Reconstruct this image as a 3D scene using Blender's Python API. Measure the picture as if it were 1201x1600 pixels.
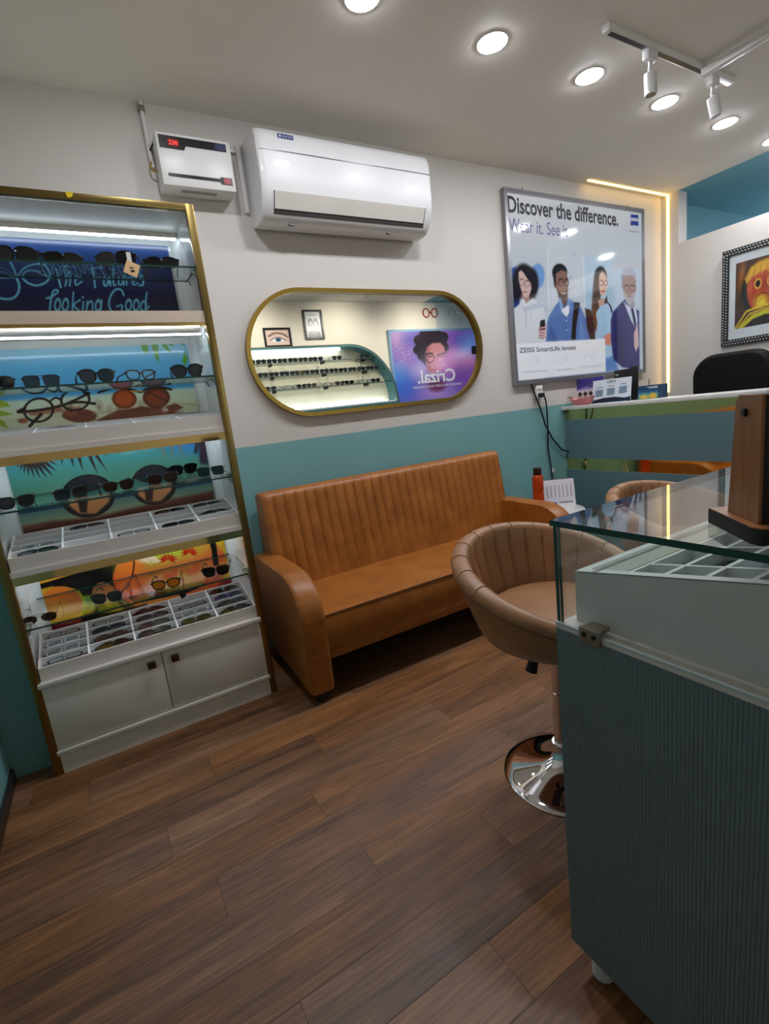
import bpy, bmesh, math, random
import numpy as np
from mathutils import Vector, Matrix

for o in list(bpy.data.objects):
    bpy.data.objects.remove(o, do_unlink=True)
SC = bpy.context.scene
COL = SC.collection
PI = math.pi
rnd = random.Random(7)

# ------------------------------------------------------------------ camera
CAM_H = 1.2535
ROT = np.array([[0.8551372, -0.5056105, -0.1144484],
                [-0.1973427, -0.1133478, -0.9737598],
                [0.4793707, 0.8552838, -0.1967065]])
FPX = 769.80
cam_data = bpy.data.cameras.new('camera')
cam_data.sensor_fit = 'VERTICAL'
cam_data.sensor_height = 36.0
cam_data.lens = FPX / 1600 * 36.0
cam_data.clip_start = 0.02
cam = bpy.data.objects.new('camera', cam_data)
COL.objects.link(cam)
M = Matrix.Identity(4)
for i in range(3):
    M[i][0] = ROT[0][i]
    M[i][1] = -ROT[1][i]
    M[i][2] = -ROT[2][i]
M[2][3] = CAM_H
cam.matrix_world = M
SC.camera = cam

# ------------------------------------------------------------------ light settings
SC.view_settings.view_transform = 'Standard'
SC.view_settings.look = 'None'
SC.view_settings.exposure = 0.0
SC.view_settings.gamma = 1.0
SC.view_settings.use_curve_mapping = False
W = bpy.data.worlds.new('world')
SC.world = W
W.use_nodes = True
W.node_tree.nodes['Background'].inputs[0].default_value = (0.75, 0.88, 1.0, 1)
W.node_tree.nodes['Background'].inputs[1].default_value = 0.05
LAMP_E = 228.0        # ceiling downlights (emission strength of their diffusers)
SPOT_W = 34.0          # added wall washing spotlights over the showcase wall
LED_WARM = 7.0
LED_COOL = 15.0
POSTER_E = 0.34

# ------------------------------------------------------------------ measuring helpers (pixel -> place)
def ray(u, v):
    return ROT.T @ np.array([(u - 600.5) / FPX, (v - 800.0) / FPX, 1.0])
def AY(u, v, y):
    d = ray(u, v); p = d * (y / d[1]); return (p[0], p[1], p[2] + CAM_H)
def AX(u, v, x):
    d = ray(u, v); p = d * (x / d[0]); return (p[0], p[1], p[2] + CAM_H)
def AZ(u, v, z):
    d = ray(u, v); p = d * ((z - CAM_H) / d[2]); return (p[0], p[1], z)
def project(P):
    q = (np.asarray(P, float) - np.array([0, 0, CAM_H])) @ ROT.T
    return 600.5 + FPX * q[..., 0] / q[..., 2], 800.0 + FPX * q[..., 1] / q[..., 2]

# ------------------------------------------------------------------ materials
def lin(c):
    c = np.asarray(c, float) / 255.0
    return np.where(c <= 0.04045, c / 12.92, ((c + 0.055) / 1.055) ** 2.4)
MATS = {}
def mat(name, rgb, rough=0.5, metal=0.0, var=0.06, scale=8.0, bump=0.0, bscale=60.0, emit=None, es=0.0, coat=0.0, trans=0.0, spec=0.5, ior=1.45, crough=0.05):
    if name in MATS: return MATS[name]
    m = bpy.data.materials.new(name); m.use_nodes = True
    nt = m.node_tree; N = nt.nodes; L = nt.links
    b = N['Principled BSDF']
    c = [float(x) for x in lin(rgb)]
    b.inputs['Roughness'].default_value = rough
    b.inputs['Metallic'].default_value = metal
    b.inputs['Specular IOR Level'].default_value = spec
    b.inputs['Coat Weight'].default_value = coat
    b.inputs['Coat Roughness'].default_value = crough
    b.inputs['Transmission Weight'].default_value = trans
    b.inputs['IOR'].default_value = ior
    tc = N.new('ShaderNodeTexCoord')
    nz = N.new('ShaderNodeTexNoise'); nz.inputs['Scale'].default_value = scale; nz.inputs['Detail'].default_value = 4
    L.new(tc.outputs['Object'], nz.inputs['Vector'])
    mx = N.new('ShaderNodeMix'); mx.data_type = 'RGBA'
    mx.inputs['A'].default_value = tuple(x * (1 - var) for x in c) + (1,)
    mx.inputs['B'].default_value = tuple(min(1, x * (1 + var)) for x in c) + (1,)
    L.new(nz.outputs['Fac'], mx.inputs['Factor'])
    L.new(mx.outputs['Result'], b.inputs['Base Color'])
    if bump:
        n2 = N.new('ShaderNodeTexNoise'); n2.inputs['Scale'].default_value = bscale; n2.inputs['Detail'].default_value = 3
        L.new(tc.outputs['Object'], n2.inputs['Vector'])
        bp = N.new('ShaderNodeBump'); bp.inputs['Strength'].default_value = bump; bp.inputs['Distance'].default_value = 0.004
        L.new(n2.outputs['Fac'], bp.inputs['Height']); L.new(bp.outputs['Normal'], b.inputs['Normal'])
    if emit is not None:
        b.inputs['Emission Color'].default_value = tuple(float(x) for x in lin(emit)) + (1,)
        b.inputs['Emission Strength'].default_value = es
    MATS[name] = m
    return m
def emitter(name, rgb, es):
    return mat(name, (30, 30, 30), 0.6, emit=rgb, es=es)
def glass(name, tint=(253, 255, 254), refl=1.0, base=0.045, dirt=0.0):
    if name in MATS: return MATS[name]
    m = bpy.data.materials.new(name); m.use_nodes = True
    nt = m.node_tree; N = nt.nodes; L = nt.links
    N.remove(N['Principled BSDF'])
    out = N['Material Output']
    tr = N.new('ShaderNodeBsdfTransparent'); tr.inputs[0].default_value = tuple(float(x) for x in lin(tint)) + (1,)
    gl = N.new('ShaderNodeBsdfGlossy'); gl.inputs['Roughness'].default_value = 0.01
    lw = N.new('ShaderNodeLayerWeight'); lw.inputs['Blend'].default_value = 0.5
    pw = N.new('ShaderNodeMath'); pw.operation = 'POWER'; pw.inputs[1].default_value = 4.0
    L.new(lw.outputs['Facing'], pw.inputs[0])
    ma = N.new('ShaderNodeMath'); ma.operation = 'MULTIPLY_ADD'; ma.inputs[1].default_value = 0.85 * refl; ma.inputs[2].default_value = base
    L.new(pw.outputs[0], ma.inputs[0])
    mx = N.new('ShaderNodeMixShader')
    L.new(ma.outputs[0], mx.inputs[0]); L.new(tr.outputs[0], mx.inputs[1]); L.new(gl.outputs[0], mx.inputs[2])
    L.new(mx.outputs[0], out.inputs[0])
    MATS[name] = m
    return m
def painted(name, rough=0.25, k=1.0, es=0.0, coat=0.0):
    """printed surface: colours come from the mesh's own print attribute"""
    m = bpy.data.materials.new(name); m.use_nodes = True
    N = m.node_tree.nodes; L = m.node_tree.links; b = N['Principled BSDF']
    at = N.new('ShaderNodeAttribute'); at.attribute_name = 'print'
    mx = N.new('ShaderNodeMix'); mx.data_type = 'RGBA'; mx.blend_type = 'MULTIPLY'; mx.inputs['Factor'].default_value = 1
    mx.inputs['B'].default_value = (k, k, k, 1)
    L.new(at.outputs['Color'], mx.inputs['A']); L.new(mx.outputs['Result'], b.inputs['Base Color'])
    b.inputs['Roughness'].default_value = rough
    b.inputs['Coat Weight'].default_value = coat; b.inputs['Coat Roughness'].default_value = 0.02
    if es:
        L.new(at.outputs['Color'], b.inputs['Emission Color']); b.inputs['Emission Strength'].default_value = es
    return m

GOLD2 = mat('aged_gold_trim', (148, 128, 78), 0.3, 1.0, var=0.06, scale=14)
WHITE = mat('white_wall_paint', (200, 195, 189), 0.6, var=0.02, scale=3, bump=0.03, bscale=90)
CEIL = mat('ceiling_paint', (230, 225, 215), 0.7, var=0.02, scale=2)
TEAL = mat('teal_wall_paint', (116, 164, 166), 0.45, var=0.04, scale=3, bump=0.03, bscale=90)
TEALD = mat('teal_room_paint', (120, 168, 180), 0.6, var=0.03, scale=3)
GOLD = mat('gold_metal_trim', (160, 132, 66), 0.28, 1.0, var=0.05, scale=14)
GOLDM = mat('gold_mirror_sheet', (232, 205, 138), 0.06, 1.0, var=0.02, scale=6)
CABW = mat('white_laminate', (226, 222, 212), 0.35, var=0.02)
TRAYW = mat('white_tray_laminate', (226, 218, 212), 0.4, var=0.02)
TRAYI = mat('grey_velvet_lining', (104, 108, 124), 0.9, var=0.06, scale=30)
PINK = mat('cream_shelf_board', (224, 206, 188), 0.4, var=0.02)
BLACK = mat('black_plastic', (18, 18, 20), 0.3, var=0.1)
BLACKM = mat('matt_black_plastic', (16, 16, 18), 0.6, var=0.1)
CHROME = mat('chrome', (225, 225, 228), 0.06, 1.0, var=0.01)
STEEL = mat('brushed_steel', (150, 146, 138), 0.3, 1.0, var=0.06)
ALU = mat('aluminium_frame', (150, 150, 154), 0.3, 0.8, var=0.03)
GLASS = glass('clear_glass')
GEDGE = mat('green_glass_edge', (28, 66, 58), 0.15, var=0.1, coat=0.4)
WPLAST = mat('white_plastic', (216, 215, 212), 0.35, var=0.01)
GLOSSW = mat('gloss_white_plastic', (216, 216, 217), 0.4, var=0.01, coat=0.5, crough=0.01)
LAMPM = emitter('lamp_diffuser', (246, 248, 255), LAMP_E)
WARM = emitter('warm_led', (255, 208, 110), LED_WARM)
COOL = emitter('cool_led', (226, 240, 255), LED_COOL)

def leather(name, a, b_, rough=0.38):
    m = bpy.data.materials.new(name); m.use_nodes = True
    N = m.node_tree.nodes; L = m.node_tree.links; p = N['Principled BSDF']
    tc = N.new('ShaderNodeTexCoord')
    n1 = N.new('ShaderNodeTexNoise'); n1.inputs['Scale'].default_value = 9; n1.inputs['Detail'].default_value = 8; n1.inputs['Roughness'].default_value = 0.7
    n2 = N.new('ShaderNodeTexNoise'); n2.inputs['Scale'].default_value = 260; n2.inputs['Detail'].default_value = 2
    L.new(tc.outputs['Object'], n1.inputs['Vector']); L.new(tc.outputs['Object'], n2.inputs['Vector'])
    r = N.new('ShaderNodeValToRGB')
    r.color_ramp.elements[0].position = 0.32; r.color_ramp.elements[0].color = tuple(float(x) for x in lin(a)) + (1,)
    r.color_ramp.elements[1].position = 0.68; r.color_ramp.elements[1].color = tuple(float(x) for x in lin(b_)) + (1,)
    L.new(n1.outputs['Fac'], r.inputs[0]); L.new(r.outputs[0], p.inputs['Base Color'])
    bp = N.new('ShaderNodeBump'); bp.inputs['Strength'].default_value = 0.12; bp.inputs['Distance'].default_value = 0.002
    L.new(n2.outputs['Fac'], bp.inputs['Height']); L.new(bp.outputs['Normal'], p.inputs['Normal'])
    p.inputs['Roughness'].default_value = rough
    return m
SOFA = leather('tan_sofa_leather', (140, 80, 26), (172, 106, 42))
TAN = leather('tan_stool_leather', (146, 102, 66), (168, 122, 82), 0.42)

def wood(name, a, b_, axis=2, rough=0.4, sc=18):
    m = bpy.data.materials.new(name); m.use_nodes = True
    N = m.node_tree.nodes; L = m.node_tree.links; p = N['Principled BSDF']
    tc = N.new('ShaderNodeTexCoord'); mp = N.new('ShaderNodeMapping')
    s = [sc, sc, sc]; s[axis] = sc * 0.08; mp.inputs['Scale'].default_value = s
    n1 = N.new('ShaderNodeTexNoise'); n1.inputs['Scale'].default_value = 2.2; n1.inputs['Detail'].default_value = 8; n1.inputs['Distortion'].default_value = 0.6
    L.new(tc.outputs['Object'], mp.inputs['Vector']); L.new(mp.outputs['Vector'], n1.inputs['Vector'])
    r = N.new('ShaderNodeValToRGB')
    r.color_ramp.elements[0].position = 0.3; r.color_ramp.elements[0].color = tuple(float(x) for x in lin(a)) + (1,)
    r.color_ramp.elements[1].position = 0.7; r.color_ramp.elements[1].color = tuple(float(x) for x in lin(b_)) + (1,)
    L.new(n1.outputs['Fac'], r.inputs[0]); L.new(r.outputs[0], p.inputs['Base Color'])
    p.inputs['Roughness'].default_value = rough
    return m
WALNUT = wood('walnut_veneer', (116, 72, 34), (152, 100, 54))

def floor_material():
    m = bpy.data.materials.new('wood_plank_floor'); m.use_nodes = True
    N = m.node_tree.nodes; L = m.node_tree.links; p = N['Principled BSDF']
    at = N.new('ShaderNodeAttribute'); at.attribute_name = 'plank'
    sp = N.new('ShaderNodeSeparateColor'); L.new(at.outputs['Color'], sp.inputs[0])
    tc = N.new('ShaderNodeTexCoord')
    off = N.new('ShaderNodeVectorMath'); off.operation = 'MULTIPLY_ADD'
    off.inputs[1].default_value = (37, 19, 11)
    L.new(at.outputs['Vector'], off.inputs[0]); L.new(tc.outputs['Object'], off.inputs[2])
    def noise(sx, sy, det, dist, rough=0.6):
        mp = N.new('ShaderNodeMapping'); mp.inputs['Scale'].default_value = (sx, sy, 1)
        L.new(off.outputs[0], mp.inputs['Vector'])
        n = N.new('ShaderNodeTexNoise'); n.inputs['Scale'].default_value = 1; n.inputs['Detail'].default_value = det
        n.inputs['Distortion'].default_value = dist; n.inputs['Roughness'].default_value = rough
        L.new(mp.outputs[0], n.inputs['Vector']); return n
    nA = noise(1.5, 17, 9, 1.4, 0.68)
    nB = noise(4.0, 170, 5, 0.5, 0.75)
    nC = noise(2.0, 7.0, 4, 0.5)
    wv = N.new('ShaderNodeTexWave'); wv.wave_type = 'BANDS'; wv.bands_direction = 'Y'
    mpw = N.new('ShaderNodeMapping'); mpw.inputs['Scale'].default_value = (1.1, 7, 1); L.new(off.outputs[0], mpw.inputs['Vector'])
    L.new(mpw.outputs[0], wv.inputs['Vector']); wv.inputs['Scale'].default_value = 3; wv.inputs['Distortion'].default_value = 9; wv.inputs['Detail'].default_value = 4; wv.inputs['Detail Scale'].default_value = 1.4
    def mad(a, k, bsock=None, bval=0):
        n = N.new('ShaderNodeMath'); n.operation = 'MULTIPLY_ADD'; L.new(a, n.inputs[0]); n.inputs[1].default_value = k
        if bsock is not None: L.new(bsock, n.inputs[2])
        else: n.inputs[2].default_value = bval
        return n.outputs[0]
    v = mad(nA.outputs['Fac'], 0.95, None, -0.20)
    v = mad(nB.outputs['Fac'], 0.36, v)
    v = mad(wv.outputs['Fac'], 0.09, v)
    v = mad(nC.outputs['Fac'], 0.40, v)
    v = mad(sp.outputs[0], 0.20, v)
    v2 = mad(v, 1.0, None, -0.47)
    r = N.new('ShaderNodeValToRGB')
    e = r.color_ramp.elements
    e[0].position = 0.0; e[0].color = tuple(float(x) for x in lin((50, 33, 23))) + (1,)
    e[1].position = 0.8; e[1].color = tuple(float(x) for x in lin((184, 134, 92))) + (1,)
    x = r.color_ramp.elements.new(0.36); x.color = tuple(float(x) for x in lin((126, 86, 55))) + (1,)
    L.new(v2, r.inputs[0])
    hs = N.new('ShaderNodeHueSaturation'); L.new(r.outputs[0], hs.inputs['Color'])
    L.new(mad(sp.outputs[1], 0.18, None, 0.92), hs.inputs['Saturation'])
    L.new(hs.outputs[0], p.inputs['Base Color'])
    p.inputs['Roughness'].default_value = 0.42
    bp = N.new('ShaderNodeBump'); bp.inputs['Strength'].default_value = 0.25; bp.inputs['Distance'].default_value = 0.002
    L.new(v, bp.inputs['Height']); L.new(bp.outputs[0], p.inputs['Normal'])
    return m

# ------------------------------------------------------------------ mesh builder
class MB:
    def __init__(s): s.v = []; s.f = []; s.mi = []; s.sm = []
    def add(s, vs, fs, mi=0, smooth=False):
        n = len(s.v); s.v += [tuple(map(float, p)) for p in vs]
        for f in fs: s.f.append([i + n for i in f]); s.mi.append(mi); s.sm.append(smooth)
        return s
    def bm(s, bm, mi=0, smooth=False):
        bm.verts.ensure_lookup_table(); bm.verts.index_update()
        return s.add([v.co[:] for v in bm.verts], [[v.index for v in f.verts] for f in bm.faces], mi, smooth)
    def tube(s, pts, r, n=8, mi=0, cap=True, closed=False):
        P = [Vector(p) for p in pts]; k = len(P)
        rs = r if isinstance(r, (list, tuple)) else [r] * k
        vs = []; fs = []; prev = None
        for i, p in enumerate(P):
            if closed: t = P[(i + 1) % k] - P[i - 1]
            else: t = P[min(i + 1, k - 1)] - P[max(i - 1, 0)]
            if t.length < 1e-9: t = Vector((0, 0, 1))
            t.normalize()
            if prev is None:
                u = t.orthogonal().normalized()
            else:
                u = prev - t * prev.dot(t)
                u = u.normalized() if u.length > 1e-6 else t.orthogonal().normalized()
            prev = u; w = t.cross(u)
            for j in range(n):
                a = 2 * PI * j / n
                vs.append(p + (u * math.cos(a) + w * math.sin(a)) * rs[i])
        m = k if closed else k - 1
        for i in range(m):
            for j in range(n):
                a = i * n + j; b = i * n + (j + 1) % n; c = ((i + 1) % k) * n + (j + 1) % n; d = ((i + 1) % k) * n + j
                fs.append([a, b, c, d])
        if cap and not closed:
            fs.append(list(range(n))[::-1]); fs.append([(k - 1) * n + j for j in range(n)])
        return s.add(vs, fs, mi, True)
    def lathe(s, prof, c=(0, 0, 0), n=32, mi=0, smooth=True):
        vs = []; fs = []
        for (r, z) in prof:
            for j in range(n):
                a = 2 * PI * j / n; vs.append((c[0] + r * math.cos(a), c[1] + r * math.sin(a), c[2] + z))
        for i in range(len(prof) - 1):
            for j in range(n):
                fs.append([i * n + j, i * n + (j + 1) % n, (i + 1) * n + (j + 1) % n, (i + 1) * n + j])
        if prof[0][0] > 1e-6: fs.append(list(range(n))[::-1])
        if prof[-1][0] > 1e-6: fs.append([(len(prof) - 1) * n + j for j in range(n)])
        return s.add(vs, fs, mi, smooth)
    def cyl(s, p0, p1, r, n=20, mi=0, r1=None):
        return s.tube([p0, p1], [r, r if r1 is None else r1], n, mi)
    def prism(s, poly, axis, a, b, mi=0, smooth=False):
        """poly: 2D points; extruded along axis from a to b. axis 'x': (y,z); 'y': (x,z); 'z': (x,y)"""
        def P(q, t):
            return {'x': (t, q[0], q[1]), 'y': (q[0], t, q[1]), 'z': (q[0], q[1], t)}[axis]
        n = len(poly)
        vs = [P(q, a) for q in poly] + [P(q, b) for q in poly]
        fs = [[i, (i + 1) % n, n + (i + 1) % n, n + i] for i in range(n)]
        s.add(vs, fs, mi, smooth)
        s.add(vs, [list(range(n))[::-1], list(range(n, 2 * n))], mi, False)
        return s
    def ring(s, outer, inner, axis, a, b, mi=0):
        """flat ring between two outlines of equal count"""
        def P(q, t):
            return {'x': (t, q[0], q[1]), 'y': (q[0], t, q[1]), 'z': (q[0], q[1], t)}[axis]
        n = len(outer)
        vs = [P(q, a) for q in outer] + [P(q, a) for q in inner] + [P(q, b) for q in outer] + [P(q, b) for q in inner]
        fs = []
        for i in range(n):
            j = (i + 1) % n
            fs += [[i, j, n + j, n + i], [2 * n + i, 3 * n + i, 3 * n + j, 2 * n + j], [i, 2 * n + i, 2 * n + j, j], [n + i, n + j, 3 * n + j, 3 * n + i]]
        return s.add(vs, fs, mi)
def _box(s, a, b, mi=0, bevel=0.0, seg=2, rotz=0.0, smooth=False):
    lo = [min(x, y) for x, y in zip(a, b)]; hi = [max(x, y) for x, y in zip(a, b)]
    bm = bmesh.new(); bmesh.ops.create_cube(bm, size=1)
    ctr = [(x + y) / 2 for x, y in zip(lo, hi)]; sz = [y - x for x, y in zip(lo, hi)]
    for v in bm.verts:
        v.co = Vector((v.co[0] * sz[0], v.co[1] * sz[1], v.co[2] * sz[2]))
    if bevel: bmesh.ops.bevel(bm, geom=list(bm.edges), offset=min(bevel, min(sz) * 0.49), segments=seg, affect='EDGES', profile=0.5)
    if rotz: bmesh.ops.rotate(bm, verts=bm.verts, cent=(0, 0, 0), matrix=Matrix.Rotation(rotz, 3, 'Z'))
    bmesh.ops.translate(bm, verts=bm.verts, vec=ctr)
    s.bm(bm, mi, smooth or bevel > 0.004); bm.free(); return s
MB.box = _box

ORG = {}
def mesh_from(mb, name, mats, off):
    me = bpy.data.meshes.new(name)
    vs = [(v[0] - off[0], v[1] - off[1], v[2] - off[2]) for v in mb.v]
    me.from_pydata(vs, [], mb.f)
    for m in mats: me.materials.append(m)
    me.polygons.foreach_set('material_index', mb.mi)
    me.polygons.foreach_set('use_smooth', mb.sm)
    bm = bmesh.new(); bm.from_mesh(me); bmesh.ops.recalc_face_normals(bm, faces=bm.faces); bm.to_mesh(me); bm.free()
    me.update(); me.set_sharp_from_angle(angle=0.75)
    return me
def part(name, mb, m, parent=None, label=None, org=None):
    mats = m if isinstance(m, (list, tuple)) else [m]
    if parent is not None:
        org = ORG[parent.name]
    elif org is None:
        A = np.array(mb.v); lo, hi = A.min(0), A.max(0)
        org = ((lo[0] + hi[0]) / 2, (lo[1] + hi[1]) / 2, lo[2])
    o = bpy.data.objects.new(name, mesh_from(mb, name, mats, org)); COL.objects.link(o)
    if parent is not None: o.parent = parent
    else: o.location = org
    ORG[o.name] = tuple(org)
    if label: o['label'] = label
    return o
def tag(o, label, cat, group=None, kind=None):
    o['label'] = label; o['category'] = cat
    if group: o['group'] = group
    if kind: o['kind'] = kind
    return o
def thing(name, loc, label, cat, group=None):
    o = bpy.data.objects.new(name, None); COL.objects.link(o); o.location = loc; o.empty_display_size = 0.05
    ORG[o.name] = tuple(loc)
    return tag(o, label, cat, group)
def struct(name, mb, m, parent=None):
    o = part(name, mb, m, parent)
    if parent is None: o['kind'] = 'structure'
    return o
def kids(o): return [c for c in COL.objects if c.parent == o]
CHILD = {}
def dup(o, parent=None):
    c = o.copy(); COL.objects.link(c)
    ORG[c.name] = ORG[o.name]
    if parent is not None: c.parent = parent
    for ch in CHILD.get(o.name, []): dup(ch, c)
    return c
_part = part
def part(name, mb, m, parent=None, label=None, org=None):
    o = _part(name, mb, m, parent, label, org)
    if parent is not None: CHILD.setdefault(parent.name, []).append(o)
    return o

def text_part(txt, place, x0, x1, z0, z1, m, parent, name='lettering', depth=0.001, bold=0.0, y=None, fmap=None):
    """lettering fitted into the box x0..x1, z0..z1; fmap turns (s,t,d) into a place"""
    cu = bpy.data.curves.new('t', 'FONT'); cu.body = txt; cu.size = 1; cu.offset = bold; cu.extrude = 0.0; cu.resolution_u = 4
    to = bpy.data.objects.new('t', cu); COL.objects.link(to)
    bpy.context.view_layer.update()
    me = bpy.data.meshes.new_from_object(to.evaluated_get(bpy.context.evaluated_depsgraph_get()))
    bpy.data.objects.remove(to, do_unlink=True)
    V = [v.co.copy() for v in me.vertices]; F = [list(p.vertices) for p in me.polygons]
    bpy.data.meshes.remove(me)
    xs = [v.x for v in V]; ys = [v.y for v in V]
    mb = MB()
    vs = []
    for v in V:
        s = (v.x - min(xs)) / (max(xs) - min(xs)); t = (v.y - min(ys)) / (max(ys) - min(ys))
        vs.append(fmap(s, t) if fmap else (x0 + (x1 - x0) * s, y, z0 + (z1 - z0) * t))
    mb.add(vs, F)
    return part(name, mb, m, parent)

# ------------------------------------------------------------------ print painter
class Paint:
    """a printed sheet: grid of print dots, drawn in the measuring frame of its own plane"""
    def __init__(s, O, U, V, nx, ny, mirror=None):
        s.O, s.U, s.V = map(np.array, (O, U, V)); s.nx, s.ny = nx, ny
        a, b = np.meshgrid(np.linspace(0, 1, nx), np.linspace(0, 1, ny))
        s.a, s.b = a.ravel(), b.ravel()
        s.P = s.O + np.outer(s.a, s.U) + np.outer(s.b, s.V)
        Q = s.P.copy()
        if mirror is not None: Q[:, 1] = 2 * mirror - Q[:, 1]
        s.X, s.Y = project(Q)
        s.C = np.zeros((nx * ny, 3))
    def uv(s): s.X, s.Y = s.a * 100, s.b * 100; return s
    def fill(s, c): s.C[:] = c; return s
    def vgrad(s, stops):
        ys = [q[0] for q in stops]
        for k in range(3): s.C[:, k] = np.interp(s.Y, ys, [q[1][k] for q in stops])
        return s
    def bgrad(s, stops, mask=None):
        ys = [q[0] for q in stops]
        for k in range(3): s.C[:, k] = np.interp(s.b, ys, [q[1][k] for q in stops])
        return s
    def blend(s, m, c): s.C = s.C * (1 - m[:, None]) + np.asarray(c, float) * m[:, None]; return s
    def ell(s, cx, cy, rx, ry, c, rot=0, soft=0.8, a=1.0, ringw=None):
        ca, sa = math.cos(rot), math.sin(rot)
        dx, dy = s.X - cx, s.Y - cy
        u, v = (dx * ca + dy * sa) / rx, (-dx * sa + dy * ca) / ry
        d = (np.sqrt(u * u + v * v) - 1) * min(rx, ry)
        if ringw: d = np.abs(d) - ringw
        return s.blend(np.clip(0.5 - d / (2 * soft), 0, 1) * a, c)
    def poly(s, pts, c, soft=0.7, a=1.0):
        p = np.array(pts, float); n = len(p)
        ins = np.zeros(len(s.X), bool); dist = np.full(len(s.X), 1e9)
        for i in range(n):
            x0, y0 = p[i]; x1, y1 = p[(i + 1) % n]
            cond = ((y0 > s.Y) != (y1 > s.Y))
            with np.errstate(divide='ignore', invalid='ignore'):
                xi = (x1 - x0) * (s.Y - y0) / (y1 - y0 + 1e-12) + x0
            ins ^= cond & (s.X < xi)
            dist = np.minimum(dist, s._seg(x0, y0, x1, y1))
        d = np.where(ins, -dist, dist)
        return s.blend(np.clip(0.5 - d / (2 * soft), 0, 1) * a, c)
    def _seg(s, x0, y0, x1, y1):
        L2 = (x1 - x0) ** 2 + (y1 - y0) ** 2 + 1e-12
        t = np.clip(((s.X - x0) * (x1 - x0) + (s.Y - y0) * (y1 - y0)) / L2, 0, 1)
        return np.hypot(s.X - x0 - t * (x1 - x0), s.Y - y0 - t * (y1 - y0))
    def line(s, pts, w, c, soft=0.6, a=1.0, sm=True):
        p = np.array(pts, float)
        if sm and len(p) > 2:     # Catmull-Rom
            q = np.vstack([2 * p[0] - p[1], p, 2 * p[-1] - p[-2]]); out = []
            for i in range(1, len(q) - 2):
                for t in np.linspace(0, 1, 5, endpoint=False):
                    out.append(0.5 * (2 * q[i] + (q[i + 1] - q[i - 1]) * t + (2 * q[i - 1] - 5 * q[i] + 4 * q[i + 1] - q[i + 2]) * t * t + (3 * q[i] - q[i - 1] - 3 * q[i + 1] + q[i + 2]) * t ** 3))
            out.append(q[-2]); p = np.array(out)
        d = np.full(len(s.X), 1e9)
        for i in range(len(p) - 1): d = np.minimum(d, s._seg(*p[i], *p[i + 1]))
        return s.blend(np.clip(0.5 - (d - w / 2) / (2 * soft), 0, 1) * a, c)
    def cloud(s, n, x0, x1, y0, y1, r0, r1, cols, a=0.5, seed=1, soft=None):
        g = random.Random(seed)
        for _ in range(n):
            r = g.uniform(r0, r1)
            s.ell(g.uniform(x0, x1), g.uniform(y0, y1), r, r * g.uniform(0.6, 1.2), g.choice(cols), g.uniform(0, 3), soft if soft else r * 0.6, a)
        return s
    def build(s, name, m, parent=None, label=None):
        nx, ny = s.nx, s.ny
        idx = np.arange(nx * ny).reshape(ny, nx)
        f = np.stack([idx[:-1, :-1], idx[1:, :-1], idx[1:, 1:], idx[:-1, 1:]], -1).reshape(-1, 4)
        org = np.array(ORG[parent.name]) if parent is not None else s.P[-1]
        me = bpy.data.meshes.new(name)
        me.vertices.add(nx * ny); me.vertices.foreach_set('co', (s.P - org).astype(np.float32).ravel())
        me.loops.add(f.size); me.loops.foreach_set('vertex_index', f.astype(np.int32).ravel())
        me.polygons.add(len(f)); me.polygons.foreach_set('loop_start', np.arange(0, f.size, 4, dtype=np.int32))
        me.update(calc_edges=True)
        at = me.color_attributes.new('print', 'FLOAT_COLOR', 'POINT')
        at.data.foreach_set('color', np.hstack([lin(np.clip(s.C, 0, 255)), np.ones((nx * ny, 1))]).astype(np.float32).ravel())
        me.materials.append(m)
        o = bpy.data.objects.new(name, me); COL.objects.link(o)
        if parent is not None: o.parent = parent; CHILD.setdefault(parent.name, []).append(o)
        else: o.location = org
        ORG[o.name] = tuple(org)
        if label: o['label'] = label
        return o

# ================================================================== SETTING
D = 2.67            # back wall
C = 2.745           # ceiling
XL, XR, YB, XF = -0.53, 4.50, -0.873, 6.6

# floor: dark bed with separate planks laid along x
mb = MB(); mb.box((XL - 0.1, YB - 0.1, -0.06), (XF, D + 0.1, -0.0012))
verts, faces, cols = [], [], []
PW, PL = 0.146, 1.075
offs = {0: .57, 2: .803, 3: .451, 4: .06, 5: .408, 6: -.04, 7: .53, 8: .147, 9: -.265, 1: .15, -1: .30, 10: .62}
y0 = 0.617
for k in range(-11, 15):
    ya, yb = y0 + k * PW, y0 + (k + 1) * PW
    if yb < YB or ya > D: continue
    o0 = offs.get(k, rnd.uniform(0, PL))
    i0 = int(math.floor((XL - o0) / PL)) - 1
    for i in range(i0, i0 + 9):
        xa, xb = o0 + i * PL, o0 + (i + 1) * PL
        xa, xb = max(xa, XL), min(xb, XF)
        yya, yyb = max(ya, YB), min(yb, D)
        if xb - xa < 0.01: continue
        n = len(verts); g = 0.0006
        verts += [(xa + g, yya + g, 0), (xb - g, yya + g, 0), (xb - g, yyb - g, 0), (xa + g, yyb - g, 0)]
        faces.append([n, n + 1, n + 2, n + 3]); cols.append((rnd.random(), rnd.random(), rnd.random(), 1))
nb = len(mb.v)
mb.add(verts, faces, 1)
fl = struct('floor', mb, [mat('floor_joint', (34, 24, 18), 0.8), floor_material()])
me = fl.data
at = me.color_attributes.new('plank', 'FLOAT_COLOR', 'CORNER')
arr = np.zeros((len(me.loops), 4), np.float32)
npl = len(me.polygons)
for pi in range(npl - len(faces), npl):
    p = me.polygons[pi]
    for li in p.loop_indices: arr[li] = cols[pi - (npl - len(faces))]
at.data.foreach_set('color', arr.ravel())

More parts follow.
